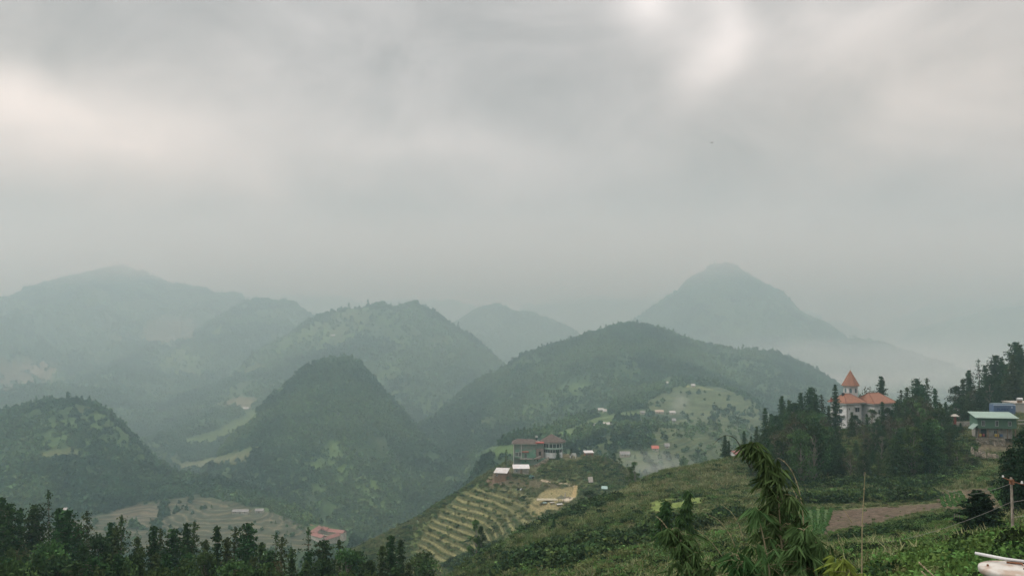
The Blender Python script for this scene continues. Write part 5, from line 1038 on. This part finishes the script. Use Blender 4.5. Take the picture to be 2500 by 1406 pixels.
# ------------------------------------------------------------------ green metal house, container, cream building
def green_house():
    D = 203.0; m = D / FPX; g = pt(2436, 1070, D); b = building('metal_house', g, math.radians(-9), 'green sheet-metal house with pale green roof on a stone base', 'house')
    Xp = lambda px: (px - 2436) * m; Zp = lambda py: (1070 - py) * m; x0, x1, dep = Xp(2391), Xp(2479), 5.0
    up = MB().box(x0, x1, 0, dep, Zp(1046), Zp(1022)).build('upper_wall', M_GREENS, b)
    MB().box(x0 + .4, x1 - .6, 1.1, dep, Zp(1071), Zp(1046) - .003).build('lower_wall', M_CONC, b)
    V = [(x0 - .7, -.9, Zp(1021)), (x1 + .3, -.9, Zp(1021)), (x1 + .5, dep + .4, Zp(1006) - .6), (x0 - .4, dep + .4, Zp(1006) - .6)]
    rf = MB().put(V + [(x, y, z + .12) for x, y, z in V], [(0, 3, 2, 1), (4, 5, 6, 7), (0, 1, 5, 4), (1, 2, 6, 5), (2, 3, 7, 6), (3, 0, 4, 7)]).build('roof', M_GREENR, b)
    MB().put([(x1 - .02, 0, Zp(1022)), (x1 - .02, dep, Zp(1022)), (x1 - .02, dep, Zp(1013)), (x0 + .02, 0, Zp(1022)), (x0 + .02, dep, Zp(1022)), (x0 + .02, dep, Zp(1013))], [(0, 1, 2), (3, 5, 4), (0, 2, 5, 3), (1, 4, 5, 2)]).build('gable_wall', M_GREENS, b)
    for px, h in ((2404, 1.15), (2434.5, 1.2), (2463.5, .95)): window(b, Xp(px), Zp(1034), .72, h * 1.1, 0, mull=1)
    for px in (2392, 2414, 2436, 2458, 2476): MB().box(Xp(px), Xp(px) + .16, .1, .26, Zp(1071), Zp(1046) - .003).build('post', M_WOOD, b)
    for px, w, m_ in ((2399, 4, M_YEL), (2436, 9, M_YEL), (2406, 4, M_REDP), (2446, 6, M_BLUE)): MB().box(Xp(px - w / 2), Xp(px + w / 2), .4, .8, Zp(1066), Zp(1060)).build('stored_crate', m_, b)
    MB().box(Xp(2402), Xp(2414), 1.04, 1.095, Zp(1068), Zp(1050)).build('doorway', M_DARKW, b); window(b, Xp(2436), Zp(1056), 1.0, .8, 1.1)
    V = [(x0 - 1.3, -.6, Zp(1049)), (x0 - .05, -.6, Zp(1037)), (x0 - .05, 2.5, Zp(1037)), (x0 - 1.3, 2.5, Zp(1049))]
    MB().put(V + [(x, y, z + .08) for x, y, z in V], [(0, 3, 2, 1), (4, 5, 6, 7), (0, 1, 5, 4), (1, 2, 6, 5), (2, 3, 7, 6), (3, 0, 4, 7)]).build('lean_to_roof', M_GREENR, b)
    s = building('retaining_wall', pt(2424, 1070, D - 1), math.radians(-9), 'rough beige stone retaining wall under the green metal house', 'wall')
    q = MB(); r = random.Random(9); nx, nz = 15, 7
    xs0, xs1, zt, zb = Xp(2387) + 1.2, Xp(2464), -.05, -(1100 - 1070) * m
    for i in range(nx):
        for j in range(nz):
            w = (xs1 - xs0) / nx; h = (zt - zb) / nz; e = r.uniform(-.09, .09); o = (j % 2) * w * .5
            q.box(xs0 + i * w + .02 + o * .5, xs0 + (i + 1) * w - .02 + o * .5, .1 - e, 1.0, zb + j * h + .02, zb + (j + 1) * h - .02)
    q.box(xs0, xs1, .3, 1.2, zb - 3, zt - .02); q.build('stones', M_STONE, s)
    w = MB().put([(Xp(2436), -1.6, zb - 2.5), (Xp(2444), -1.6, zb - 2.5), (Xp(2441), .1, zt - .6), (Xp(2438), .1, zt - .6), (Xp(2436), .3, zb - 2.5), (Xp(2444), .3, zb - 2.5)], [(0, 1, 2, 3), (0, 3, 4), (1, 5, 2), (0, 4, 5, 1), (3, 2, 5, 4)]).build('buttress', M_STONE, s)
    st = empty('stone_pile', pt(2392, 1105, D - 10), 0, 'tumbled pale stones on the bank below the retaining wall', 'stones'); q = MB()
    for k in range(46):
        x = r.uniform(-1, 6.5); z = -.25 * x + r.uniform(-.5, .4) + .3; sz = r.uniform(.2, .5); q.cone(x, r.uniform(-1, 1.5), z - 1.0, z + sz * .6, sz, sz * .55, 6, r.random())
    q.build('stones', M_STONE, st)
green_house()
def container():
    D = 226.0; m = D / FPX; g = pt(2453, 1012, D); b = building('shipping_container', g, math.radians(-3), 'blue ribbed shipping container with dark blue lettering behind the green roof', 'container'); w, h, dp = 51 * m, 23.5 * m, 2.4
    q = MB().box(-w / 2, w / 2, 0, dp, 0, h); n = 36
    for i in range(n): q.box(-w / 2 + (i + .2) * w / n, -w / 2 + (i + .8) * w / n, -.04, -.002, .15, h - .2)
    q.build('body', M_BLUE, b); MB().box(-w / 2 - .02, w / 2 + .02, -.06, .1, h - .16, h + .03).build('top_rail', M_LBLUE, b)
    MB().box(-w / 2 + .2, w / 2, .4, dp + .2, h + .033, h + .25).build('roof_cover', mat('slate_sheet', (.12, .17, .20)), b)
    for x in (-w / 2 - .03, w / 2 - .12): MB().box(x, x + .15, -.065, .1, 0, h - .165).build('corner_post', M_BLUE, b)
    tx = bpy.data.curves.new('lettering', 'FONT'); tx.body = 'PUMEC'; tx.size = .95; tx.extrude = .01; tx.align_x = 'CENTER'; tx.space_character = 1.1
    o = bpy.data.objects.new('lettering', tx); COL.objects.link(o); o.parent = b; o.rotation_euler = (math.pi / 2, 0, 0); o.location = (-.35, -.065, h * .42); tx.materials.append(M_BLUED)
    MB().box(w / 2 - 1.05, w / 2 - .75, -.07, -.042, h * .66, h * .84).build('marking_plate', M_LBLUE, b)
    D = 228; g = pt(2479, 1013, D); c = building('cream_house', g, math.radians(-3), 'flat-roofed cream house cut by the right picture edge', 'house')
    MB().box(.2, 9, 0, 7, -1.5, 3.0).build('wall', M_CREAM, c); MB().box(0, 9.2, -.2, 7.2, 3.003, 3.2).build('roof', M_CONC, c)
    window(c, 3.6, 1.7, 1.1, 1.1, 0); t = MB().tube([(.9, .8, 4.15), (2.3, .8, 4.15)], .36, 12).build('water_tank', M_STEEL, c); MB().box(1.0, 2.2, .55, 1.05, 3.203, 3.85).build('tank_stand', M_WOOD, t)
    for k, py in enumerate((1026, 1034, 1042)): 
        g = pt(2486, py, 212); s = MB().box(0, 5, 0, .25, -.5 if k == 2 else -.12, .12).build('retaining_ledge', M_CONC); s.location = g; setp(s, ['upper', 'middle', 'lower'][k] + ' pale ledge in the bank right of the green house', 'ledge')
container()
g = pt(2331, 1030, 236); b = building('red_sign_post', g, 0, 'short red pillar under a grey cap among trees left of the green house', 'pillar'); MB().box(-.3, .3, -.3, .3, -1.5, 1.5).build('pillar', M_REDP, b); MB().put(*hip_roof(-.8, .8, -.6, .6, 1.5, .7, .2, .3)).build('cap', M_CONC, b)
g = pt(2330, 1032, 238); b = empty('low_wall', g, 0, 'low pale wall along the road end beyond the wood', 'wall'); MB().box(-3, 5.5, 0, .3, -1.0, .35).build('masonry', M_CONC, b)

# ------------------------------------------------------------------ utility pole, wires
def pole():
    D = 36.0; g = ground(2468, D); top = pt(2466, 1165, D); h = top.z - g.z; b = empty('utility_pole', g, 0, 'thin weathered pole with rusty crossarm standing in the greenery at right', 'pole')
    MB().tube([(0, 0, -.3), (0, 0, h * .5), (-.02, 0, h)], [.062, .056, .045], 10).build('pole', M_POST, b)
    MB().tube([(-.42, -.1, h + .02), (0, -.06, h - .16), (.62, .1, h - .34)], .024, 6).build('crossarm', M_RUST, b); MB().box(-.07, .07, -.07, .07, h - .28, h - .08).build('bracket', M_RUST, b)
    MB().cone(.46, .05, h - .26, h - .16, .055, .03, 8).build('insulator', M_TRIM, b); MB().cone(-.40, -.08, h + .03, h + .10, .045, .03, 8).build('insulator', M_TRIM, b)
    hz = h - (1244 - 1165) * D / FPX; P = [(.09 + .09 * math.sin(t), -.07, hz + .14 * math.cos(t)) for t in np.linspace(0, 2 * math.pi, 16)]
    MB().tube(P, .014, 5).build('cable_coil', M_WIRE, b); MB().tube([(.05, 0, h * .28), (.07, .02, h * .1), (.02, 0, -.2)], .02, 5).build('down_cable', M_WIRE, b)
    for k, (a, c, col, lb) in enumerate([((2467, 1226, 36), (2620, 1178, 40), M_WIREL, 'pale cable rising right from the pole'), ((2466, 1226, 36), (2060, 1330, 55), M_WIREL, 'long pale cable falling left over the field plots'), ((2468, 1180, 36), (2300, 1190, 75), M_WIREL, 'thin cable running left above the vegetable beds'), ((2470, 1262, 36), (2620, 1225, 38), M_WIREL, 'lower pale cable leaving right of the pole')]):
        A, B = pt(*a), pt(*c); n = 12; P = [A.lerp(B, t) - Vector((0, 0, (.5 if c[2] > 50 else .12) * 4 * t * (1 - t))) for t in np.linspace(0, 1, n)]
        o = MB().tube([p - A for p in P], .009, 4).build('cable', col); o.location = A; setp(o, lb, 'cable')
pole()
# ------------------------------------------------------------------ round white vent cap at the lower right corner
def vent():
    D = 6.2; c = pt(2462, 1384, D); r = 64 * D / FPX; gz = zat(c.x, c.y); b = empty('vent_pipe', (c.x, c.y, gz), 0, 'round off-white vent cap with rust stains at the lower right corner', 'vent pipe'); z = c.z - gz
    M_CAP = mat('stained_white_enamel', (.46, .44, .40), vary=.08, vscale=14, dirt=((.26, .15, .085), 8, .6), rough=.5, coord='Object')
    n = 48; prof = [(0.0, .012), (.35, .012), (.8, .002), (.93, .0), (1.0, -.006), (1.02, -.018), (1.015, -.040), (.97, -.052), (0.0, -.052)]; V = []; F = []
    for q, hh in prof:
        for k in range(n): V.append((r * q * math.cos(2 * math.pi * k / n), r * q * math.sin(2 * math.pi * k / n), z + hh))
    for i in range(len(prof) - 1):
        for k in range(n): F.append((i * n + k, i * n + (k + 1) % n, (i + 1) * n + (k + 1) % n, (i + 1) * n + k))
    mesh_obj('cap', V, F[::1], M_CAP, b, smooth=True)
    MB().cone(0, 0, z - .085, z - .053, r * .72, r * .78, 32).build('gap_ring', M_DARKW, b)
    MB().cone(0, 0, -.3, z - .086, r * .86, r * .84, 40).build('pipe', mat('grey_white_pipe', (.34, .34, .34), vary=.15, vscale=6, dirt=((.18, .18, .18), 7, .7)), b, smooth=False)
    rod = MB().tube([(-r * .74, r * .95, z + .052), (r * .1, r * .35, z + .040), (r * 1.2, -r * .1, z + .03)], [.011, .011, .011], 10).build('rod', M_TRIM, b, smooth=True)
    MB().tube([(r * .1, r * .30, z + .02), (r * .55, r * .05, z + .022), (r * .48, -r * .12, z + .018)], [.007, .009, .005], 6).build('rusty_hook', M_RUST, rod)
    for x, y in ((-.72, .1), (.35, -.42)): MB().cone(r * x, r * y, z + .004, z + .016, .009, .007, 8).build('bolt', M_RUST, b)
vent()
# ------------------------------------------------------------------ bamboo and stalks close to the viewer
M_BLEAF = leaf_mat('bamboo_leaves', (.066, .125, .045), 1.3, .32, .25, 6); M_BLEAFD = leaf_mat('bamboo_leaves_dark', (.045, .09, .03), .5, .25, .25, 6)
M_CULM = mat('bamboo_culm', (.20, .17, .10), vary=.25, vscale=12); M_STALK = mat('dry_stalk', (.30, .26, .15), vary=.25, vscale=10)
def leaf_blades(origins, dirs, lens, w, m_, name, parent, seed):
    r = np.random.default_rng(seed); V = []; F = []
    for o, d, L in zip(origins, dirs, lens):
        d = d / (np.linalg.norm(d) + 1e-9); s = np.cross(d, r.normal(size=3)); s /= np.linalg.norm(s) + 1e-9; up = np.cross(s, d); sag = r.uniform(.05, .3); k = len(V)
        def P(t): return o + d * L * t + np.array([0, 0, -1]) * L * sag * t * t
        ws = w * r.uniform(.8, 1.2) * L / .18
        V += [P(0), P(.3) - s * ws * .5, P(.3) + s * ws * .5, P(.3) + up * ws * .15, P(.68) - s * ws * .36, P(.68) + s * ws * .36, P(.68) + up * ws * .1, P(1.0)]
        F += [(k, k + 1, k + 3), (k, k + 3, k + 2), (k + 1, k + 4, k + 6, k + 3), (k + 3, k + 6, k + 5, k + 2), (k + 4, k + 7, k + 6), (k + 6, k + 7, k + 5)]
    o = mesh_obj(name, np.array(V), F, m_, parent); o['kind'] = 'stuff'; return o
def bamboo(path, label, seed, widths, n_twigs, leafL=.17, culm_r=.012, dens=5, m_=None, leafw=.022, extra=None):
    """path: culm pixels (px,py,d) bottom to top; widths: half spread of the foliage in pixels along the path"""
    r = np.random.default_rng(seed); P = [pt(*p) for p in path]; base = P[0].copy(); b = empty('bamboo', base, 0, label, 'bamboo'); P = [p - base for p in P]
    # smooth the culm
    t = np.linspace(0, len(P) - 1, 26); A = np.array([tuple(p) for p in P]); C_ = np.stack([np.interp(t, range(len(P)), A[:, k]) for k in range(3)], 1)
    for _ in range(3): C_[1:-1] = (C_[:-2] + C_[1:-1] * 2 + C_[2:]) / 4
    MB().tube([tuple(c) for c in C_], list(np.linspace(culm_r, culm_r * .18, 26)), 7).build('culm', M_CULM, b, smooth=True)
    T = MB(); O, Dd, Ls = [], [], []; dm = path[0][2]
    for i in range(n_twigs):
        f = .02 + .98 * r.random() ** 1.3; k = f * 25; c = C_[min(int(k), 24)] * (1 - k % 1) + C_[min(int(k) + 1, 25)] * (k % 1); hw = np.interp(f, np.linspace(0, 1, len(widths)), widths) * dm / FPX
        a = r.uniform(0, 2 * math.pi); L = hw * r.uniform(.35, 1.05); e = c + np.array([math.cos(a) * L, math.sin(a) * L * .8, L * r.uniform(-.15, .55) - .25 * L * L])
        mid = (c + e) / 2 + np.array([0, 0, L * .14]); 
        if i % 2 == 0: T.tube([tuple(c), tuple(mid), tuple(e)], [.0035, .0025, .0012], 3)
        for q in range(dens):
            tt_ = r.uniform(.35, 1.05); o = (c + (mid - c) * tt_ * 2 if tt_ < .5 else mid + (e - mid) * (tt_ * 2 - 1)) + r.normal(0, .015, 3)
            nf = int(r.integers(2, 6)); ba = r.uniform(0, 6.28)
            for g_ in range(nf):
                aa = ba + r.normal(0, .75); O.append(o); Dd.append(np.array([math.cos(aa) * .7, math.sin(aa) * .7, r.uniform(-1.25, -.15)])); Ls.append(leafL * r.uniform(.5, 1.2))
    T.build('twigs', M_CULM, b); leaf_blades(O, Dd, Ls, leafw, m_ or M_BLEAF, 'leaves', b, seed + 3)
    print('bamboo leaves', len(Ls)); return b
bamboo([(1925, 1500, 10.5), (1915, 1400, 10.5), (1905, 1300, 10.6), (1902, 1225, 10.7), (1894, 1175, 10.8), (1882, 1135, 10.9), (1864, 1108, 11.0), (1848, 1088, 11.0), (1836, 1080, 11.1), (1826, 1090, 11.1)], 'tall leafy bamboo with drooping tip rising at the lower centre right', 21, [175, 150, 100, 70, 46, 30, 14, 4, 9, 11], 165, .21, .013, 3, leafw=.025)
bamboo([(1885, 1500, 9.6), (1880, 1406, 9.6), (1868, 1330, 9.7), (1852, 1262, 9.8), (1843, 1240, 9.8)], 'bare light culm crossing the front of the leafy bamboo', 22, [90, 60, 50, 24, 15], 26, .21, .013, 2, leafw=.025)
bamboo([(1960, 1560, 11.3), (1945, 1450, 11.3), (1925, 1360, 11.4), (1905, 1290, 11.5), (1892, 1225, 11.6)], 'dark dense bamboo stems filling in behind the tall leafy bamboo', 29, [165, 150, 112, 78, 40], 190, .2, .012, 3, M_BLEAFD, .026)
bamboo([(2010, 1520, 9.0), (2000, 1450, 9.0), (1985, 1380, 9.1), (1975, 1330, 9.2), (1960, 1290, 9.2)], 'bushy bamboo shoulder right of the tall bamboo', 23, [125, 115, 85, 55, 24], 100, .2, .01, 3, leafw=.025)
bamboo([(1835, 1520, 9.6), (1825, 1450, 9.6), (1812, 1390, 9.7), (1800, 1345, 9.8)], 'bamboo sprays left of the tall bamboo foot', 24, [80, 70, 50, 25], 42, .2, .008, 3, M_BLEAFD, .026)
bamboo([(1715, 1540, 11.5), (1705, 1450, 11.6), (1690, 1380, 11.7), (1668, 1325, 11.8), (1640, 1290, 11.9)], 'lower bamboo clump with pale drooping leaves left of the tall one', 25, [80, 84, 72, 50, 28], 105, .22, .01, 3, leafw=.027)
bamboo([(2130, 1500, 8.0), (2100, 1430, 8.0), (2072, 1390, 8.1), (2050, 1362, 8.2)], 'yellow-green bamboo leaves at the bottom edge beside the vegetable plots', 26, [80, 66, 45, 20], 34, .2, .008, 3, leafw=.025, m_=leaf_mat('yellow_bamboo_leaves', (.17, .24, .05), .3, .35, .2, 6))
bamboo([(1668, 1320, 40), (1668, 1280, 40), (1675, 1240, 40), (1682, 1200, 40)], 'dark bluish bamboo behind the lower clump, its tip bent right', 27, [42, 30, 14, 4], 80, .36, .03, 4, M_BLEAFD, .03)
bamboo([(1615, 1325, 41), (1615, 1285, 41), (1622, 1250, 41), (1628, 1222, 41)], 'dark low bamboo left of the bluish one', 28, [36, 26, 13, 5], 80, .34, .03, 4, M_BLEAFD, .03)
def stalk(path, label, r0=.006, m_=None, plume=False):
    P = [pt(*p) for p in path]; base = P[0].copy(); A = np.array([tuple(p - base) for p in P]); t = np.linspace(0, len(P) - 1, 18); C_ = np.stack([np.interp(t, range(len(P)), A[:, k]) for k in range(3)], 1)
    for _ in range(2): C_[1:-1] = (C_[:-2] + C_[1:-1] * 2 + C_[2:]) / 4
    b = empty('reed_stalk', base, 0, label, 'stalk'); MB().tube([tuple(c) for c in C_], list(np.linspace(r0, r0 * .3, 18)), 6).build('stem', m_ or M_STALK, b, smooth=True)
    nd = MB(); [nd.cone(C_[k][0], C_[k][1], C_[k][2] - .006, C_[k][2] + .006, r0 * 1.25, r0 * 1.2, 6) for k in range(2, 16, 3)]; nd.build('nodes', m_ or M_STALK, b)
stalk([(2104, 1440, 12), (2104, 1370, 12), (2105, 1270, 12), (2109, 1210, 12), (2112, 1152, 12)], 'straight tall dry stalk crossing the brown plot', .012)
stalk([(1962, 1300, 12), (1960, 1240, 12), (1950, 1190, 12), (1935, 1150, 12), (1915, 1125, 12), (1900, 1118, 12)], 'dry stalk arching over to the left above the crop plot', .009); stalk([(1958, 1330, 12), (1950, 1240, 12), (1944, 1210, 12), (1932, 1188, 12)], 'shorter dry stalk left of the arching one', .008)
stalk([(1830, 1140, 11), (1808, 1090, 11), (1795, 1068, 11), (1775, 1061, 11), (1757, 1068, 11), (1740, 1086, 11)], 'dark thin shoot arching left from the bamboo tip', .006, mat('dark_shoot', (.05, .05, .035)))
stalk([(1815, 1320, 12), (1805, 1280, 12), (1785, 1248, 12), (1760, 1230, 12)], 'thin pale stalk leaning left of the bamboo, upper of two', .006); stalk([(1795, 1335, 12), (1780, 1300, 12), (1755, 1268, 12), (1730, 1256, 12)], 'thin pale stalk leaning left of the bamboo, lower of two', .006)
stalk([(1765, 1360, 12), (1740, 1325, 12), (1715, 1300, 12), (1695, 1290, 12)], 'thin curved stalk above the lower bamboo clump', .005); stalk([(1630, 1290, 12), (1615, 1270, 12), (1600, 1258, 12)], 'stiff pale stalk poking up left of the lower clump', .007)
stalk([(2080, 1275, 14), (2068, 1255, 14), (2055, 1236, 14)], 'short broken reed over the brown plot', .006); stalk([(2045, 1300, 13), (2048, 1320, 13), (2060, 1345, 13)][::-1], 'weed stem by the lower edge of the brown plot', .005)
stalk([(2290, 1415, 9), (2262, 1390, 9), (2246, 1375, 9), (2243, 1370, 9)], 'upper of two curved cut canes at the bottom right', .008, mat('cut_cane', (.48, .38, .25), vary=.2)); stalk([(2270, 1415, 9), (2256, 1400, 9), (2248, 1392, 9)], 'lower of two curved cut canes at the bottom right', .007, bpy.data.materials['cut_cane'])
stalk([(1740, 1408, 11), (1800, 1392, 11.5), (1832, 1384, 12)], 'nearly flat pale stem along the bottom left of the bamboo', .005)
def fence_posts():
    for k, px in enumerate((2327, 2333, 2339)):
        g = ground(px, 84); o = MB().tube([(0, 0, -.2), (.01, 0, .95)], .05, 6).build('fence_post', M_BARKG); o.location = g; setp(o, ['left', 'middle', 'right'][k] + ' one of three grey stakes left of the blackish conifer', 'post')
fence_posts()

g = pt(1738, 349, 95); b = empty('bird', g, .5, 'tiny dark bird flying against the grey cloud', 'bird')
mesh_obj('body', [(-.10, 0, 0), (0, -.03, .01), (.14, 0, .01), (0, .03, .01), (0, 0, -.03), (0, 0, .04)], [(0, 1, 4), (1, 2, 4), (2, 3, 4), (3, 0, 4), (1, 0, 5), (2, 1, 5), (3, 2, 5), (0, 3, 5)], M_DARKW, b)
for sg in (-1, 1): mesh_obj('wing', [(-.03, 0, .01), (.07, 0, .01), (.03, sg * .16, .09), (-.05, sg * .30, .05), (.0, sg * .01, .022)], [(0, 1, 2, 3), (0, 3, 2, 4), (4, 2, 1)], M_DARKW, b)
# ------------------------------------------------------------------ haze
def haze_box():
    x, y0, y1, z0, z1 = 7000, -400, 7600, float(ZT.min()) - 1.0, max(float(ZT.max()) + 14, 20)
    V = [(-x, y0, z0), (x, y0, z0), (x, y1, z0), (-x, y1, z0), (-x, y0, z1), (x, y0, z1), (x, y1, z1), (-x, y1, z1)]
    F = [(0, 3, 2, 1), (4, 5, 6, 7), (0, 1, 5, 4), (1, 2, 6, 5), (2, 3, 7, 6), (3, 0, 4, 7)]
    m = bpy.data.materials.new('haze'); m.use_nodes = True; t = m.node_tree; t.nodes.clear()
    o = t.nodes.new('ShaderNodeOutputMaterial'); p = t.nodes.new('ShaderNodeVolumePrincipled')
    p.inputs['Color'].default_value = (*HAZE_COL, 1); p.inputs['Absorption Color'].default_value = (1, 1, 1, 1); p.inputs['Density'].default_value = HAZE_D; p.inputs['Anisotropy'].default_value = 0.6
    t.links.new(p.outputs[0], o.inputs['Volume'])
    b = mesh_obj('haze', V, F, m); b['kind'] = 'stuff'; print('haze top', z1)
haze_box()

def mist(c, rad, dens, label, nscale=3.0, name='mist', col=(.9, .93, .95), thr=.35, soft=1.0):
    """soft bank of cloud: an ellipsoid whose density dies away to nothing at its rim"""
    bm = bmesh.new(); bmesh.ops.create_uvsphere(bm, u_segments=20, v_segments=12, radius=1.0); me = bpy.data.meshes.new(name); bm.to_mesh(me); bm.free()
    o = bpy.data.objects.new(name, me); COL.objects.link(o); o.location = c; o.scale = rad
    m = bpy.data.materials.new(name); m.use_nodes = True; t = m.node_tree; t.nodes.clear(); N = t.nodes.new; L = t.links.new
    out = N('ShaderNodeOutputMaterial'); p = N('ShaderNodeVolumePrincipled'); p.inputs['Color'].default_value = (*col, 1); p.inputs['Absorption Color'].default_value = (1, 1, 1, 1)
    tc = N('ShaderNodeTexCoord'); ln = N('ShaderNodeVectorMath'); ln.operation = 'LENGTH'; L(tc.outputs['Object'], ln.inputs[0])
    mr = N('ShaderNodeMapRange'); mr.interpolation_type = 'SMOOTHSTEP'; L(ln.outputs['Value'], mr.inputs[0]); mr.inputs[1].default_value = 1 - soft; mr.inputs[2].default_value = 1.0; mr.inputs[3].default_value = 1; mr.inputs[4].default_value = 0
    nz = N('ShaderNodeTexNoise'); nz.inputs['Scale'].default_value = nscale; nz.inputs['Detail'].default_value = 3; L(tc.outputs['Object'], nz.inputs['Vector'])
    m2 = N('ShaderNodeMapRange'); L(nz.outputs['Fac'], m2.inputs[0]); m2.inputs[1].default_value = thr; m2.inputs[2].default_value = .65
    a = N('ShaderNodeMath'); a.operation = 'MULTIPLY'; L(mr.outputs[0], a.inputs[0]); L(m2.outputs[0], a.inputs[1]); b = N('ShaderNodeMath'); b.operation = 'MULTIPLY'; L(a.outputs[0], b.inputs[0]); b.inputs[1].default_value = dens
    L(b.outputs[0], p.inputs['Density']); L(p.outputs[0], out.inputs['Volume']); me.materials.append(m)
    return setp(o, label, name, None, 'stuff')
mist(pt(2120, 905, 1700), (720, 560, 105), .0030, 'pale mist lying in the valley behind the villa wood', 2.0)
mist(pt(1600, 1135, 600), (36, 50, 14), .012, 'thin white smoke drifting over the pale fields beyond the crest', 2.0, 'smoke', thr=.3)
mist(pt(1660, 985, 885), (14, 12, 17), .035, 'small plume of smoke rising beside the village houses', 2.0, 'smoke')

mist(pt(1780, 1070, 830), (130, 90, 38), .0032, 'thin bluish smoke drifting over the village terraces', 2.0, 'smoke', thr=.3)
def cloud_base():  # low cloud plus extra far haze, added to fade the distant slopes
    x, y0, y1, z0, z1 = 5200, 460, 7300, -260.0, float(ZT.max()) + 12
    V = [(-x, y0, z0), (x, y0, z0), (x, y1, z0), (-x, y1, z0), (-x, y0, z1), (x, y0, z1), (x, y1, z1), (-x, y1, z1)]
    F = [(0, 3, 2, 1), (4, 5, 6, 7), (0, 1, 5, 4), (1, 2, 6, 5), (2, 3, 7, 6), (3, 0, 4, 7)]
    m = bpy.data.materials.new('cloud_base'); m.use_nodes = True; t = m.node_tree; t.nodes.clear(); N = t.nodes.new; L = t.links.new
    out = N('ShaderNodeOutputMaterial'); p = N('ShaderNodeVolumePrincipled'); p.inputs['Absorption Color'].default_value = (.3, .3, .3, 1)
    g = N('ShaderNodeNewGeometry'); sx = N('ShaderNodeSeparateXYZ'); L(g.outputs['Position'], sx.inputs[0])
    nz = N('ShaderNodeTexNoise'); nz.inputs['Scale'].default_value = .0022; nz.inputs['Detail'].default_value = 3; L(g.outputs['Position'], nz.inputs['Vector'])
    ad = N('ShaderNodeMath'); ad.operation = 'MULTIPLY_ADD'; L(nz.outputs['Fac'], ad.inputs[0]); ad.inputs[1].default_value = 190.0; L(sx.outputs[2], ad.inputs[2])
    fr = N('ShaderNodeMapRange'); fr.interpolation_type = 'SMOOTHSTEP'; L(sx.outputs[1], fr.inputs[0]); fr.inputs[1].default_value = 1700; fr.inputs[2].default_value = 2800
    mr = N('ShaderNodeMapRange'); mr.interpolation_type = 'SMOOTHSTEP'; L(ad.outputs[0], mr.inputs[0]); mr.inputs[1].default_value = 185; mr.inputs[2].default_value = 300; mr.inputs[4].default_value = .011
    mu = N('ShaderNodeMath'); mu.operation = 'MULTIPLY'; L(mr.outputs[0], mu.inputs[0]); L(fr.outputs[0], mu.inputs[1])
    tp = N('ShaderNodeMapRange'); tp.interpolation_type = 'SMOOTHSTEP'; L(sx.outputs[2], tp.inputs[0]); tp.inputs[1].default_value = z1; tp.inputs[2].default_value = z1 - 90; m3 = N('ShaderNodeMath'); m3.operation = 'MULTIPLY'; L(mu.outputs[0], m3.inputs[0]); L(tp.outputs[0], m3.inputs[1])
    p.inputs['Anisotropy'].default_value = .5; f2 = N('ShaderNodeMapRange'); f2.interpolation_type = 'SMOOTHSTEP'; L(sx.outputs[1], f2.inputs[0]); f2.inputs[1].default_value = 460; f2.inputs[2].default_value = 1150; f2.inputs[4].default_value = .00046
    m4 = N('ShaderNodeMath'); m4.operation = 'ADD'; L(mu.outputs[0], m4.inputs[0]); L(f2.outputs[0], m4.inputs[1]); L(m4.outputs[0], m3.inputs[0])
    cf = N('ShaderNodeMath'); cf.operation = 'MULTIPLY'; cf.use_clamp = True; L(mu.outputs[0], cf.inputs[0]); cf.inputs[1].default_value = 900; cx = N('ShaderNodeMix'); cx.data_type = 'RGBA'; L(cf.outputs[0], cx.inputs['Factor']); cx.inputs["A"].default_value = (.70, .86, .89, 1); cx.inputs['B'].default_value = (.80, .80, .78, 1); L(cx.outputs['Result'], p.inputs['Color'])
    L(m3.outputs[0], p.inputs['Density']); L(p.outputs[0], out.inputs['Volume'])
    o = mesh_obj('mist', V, F, m); setp(o, 'grey low cloud lying on the far mountain tops, with added haze filling the valley', 'mist', None, 'stuff')
cloud_base()
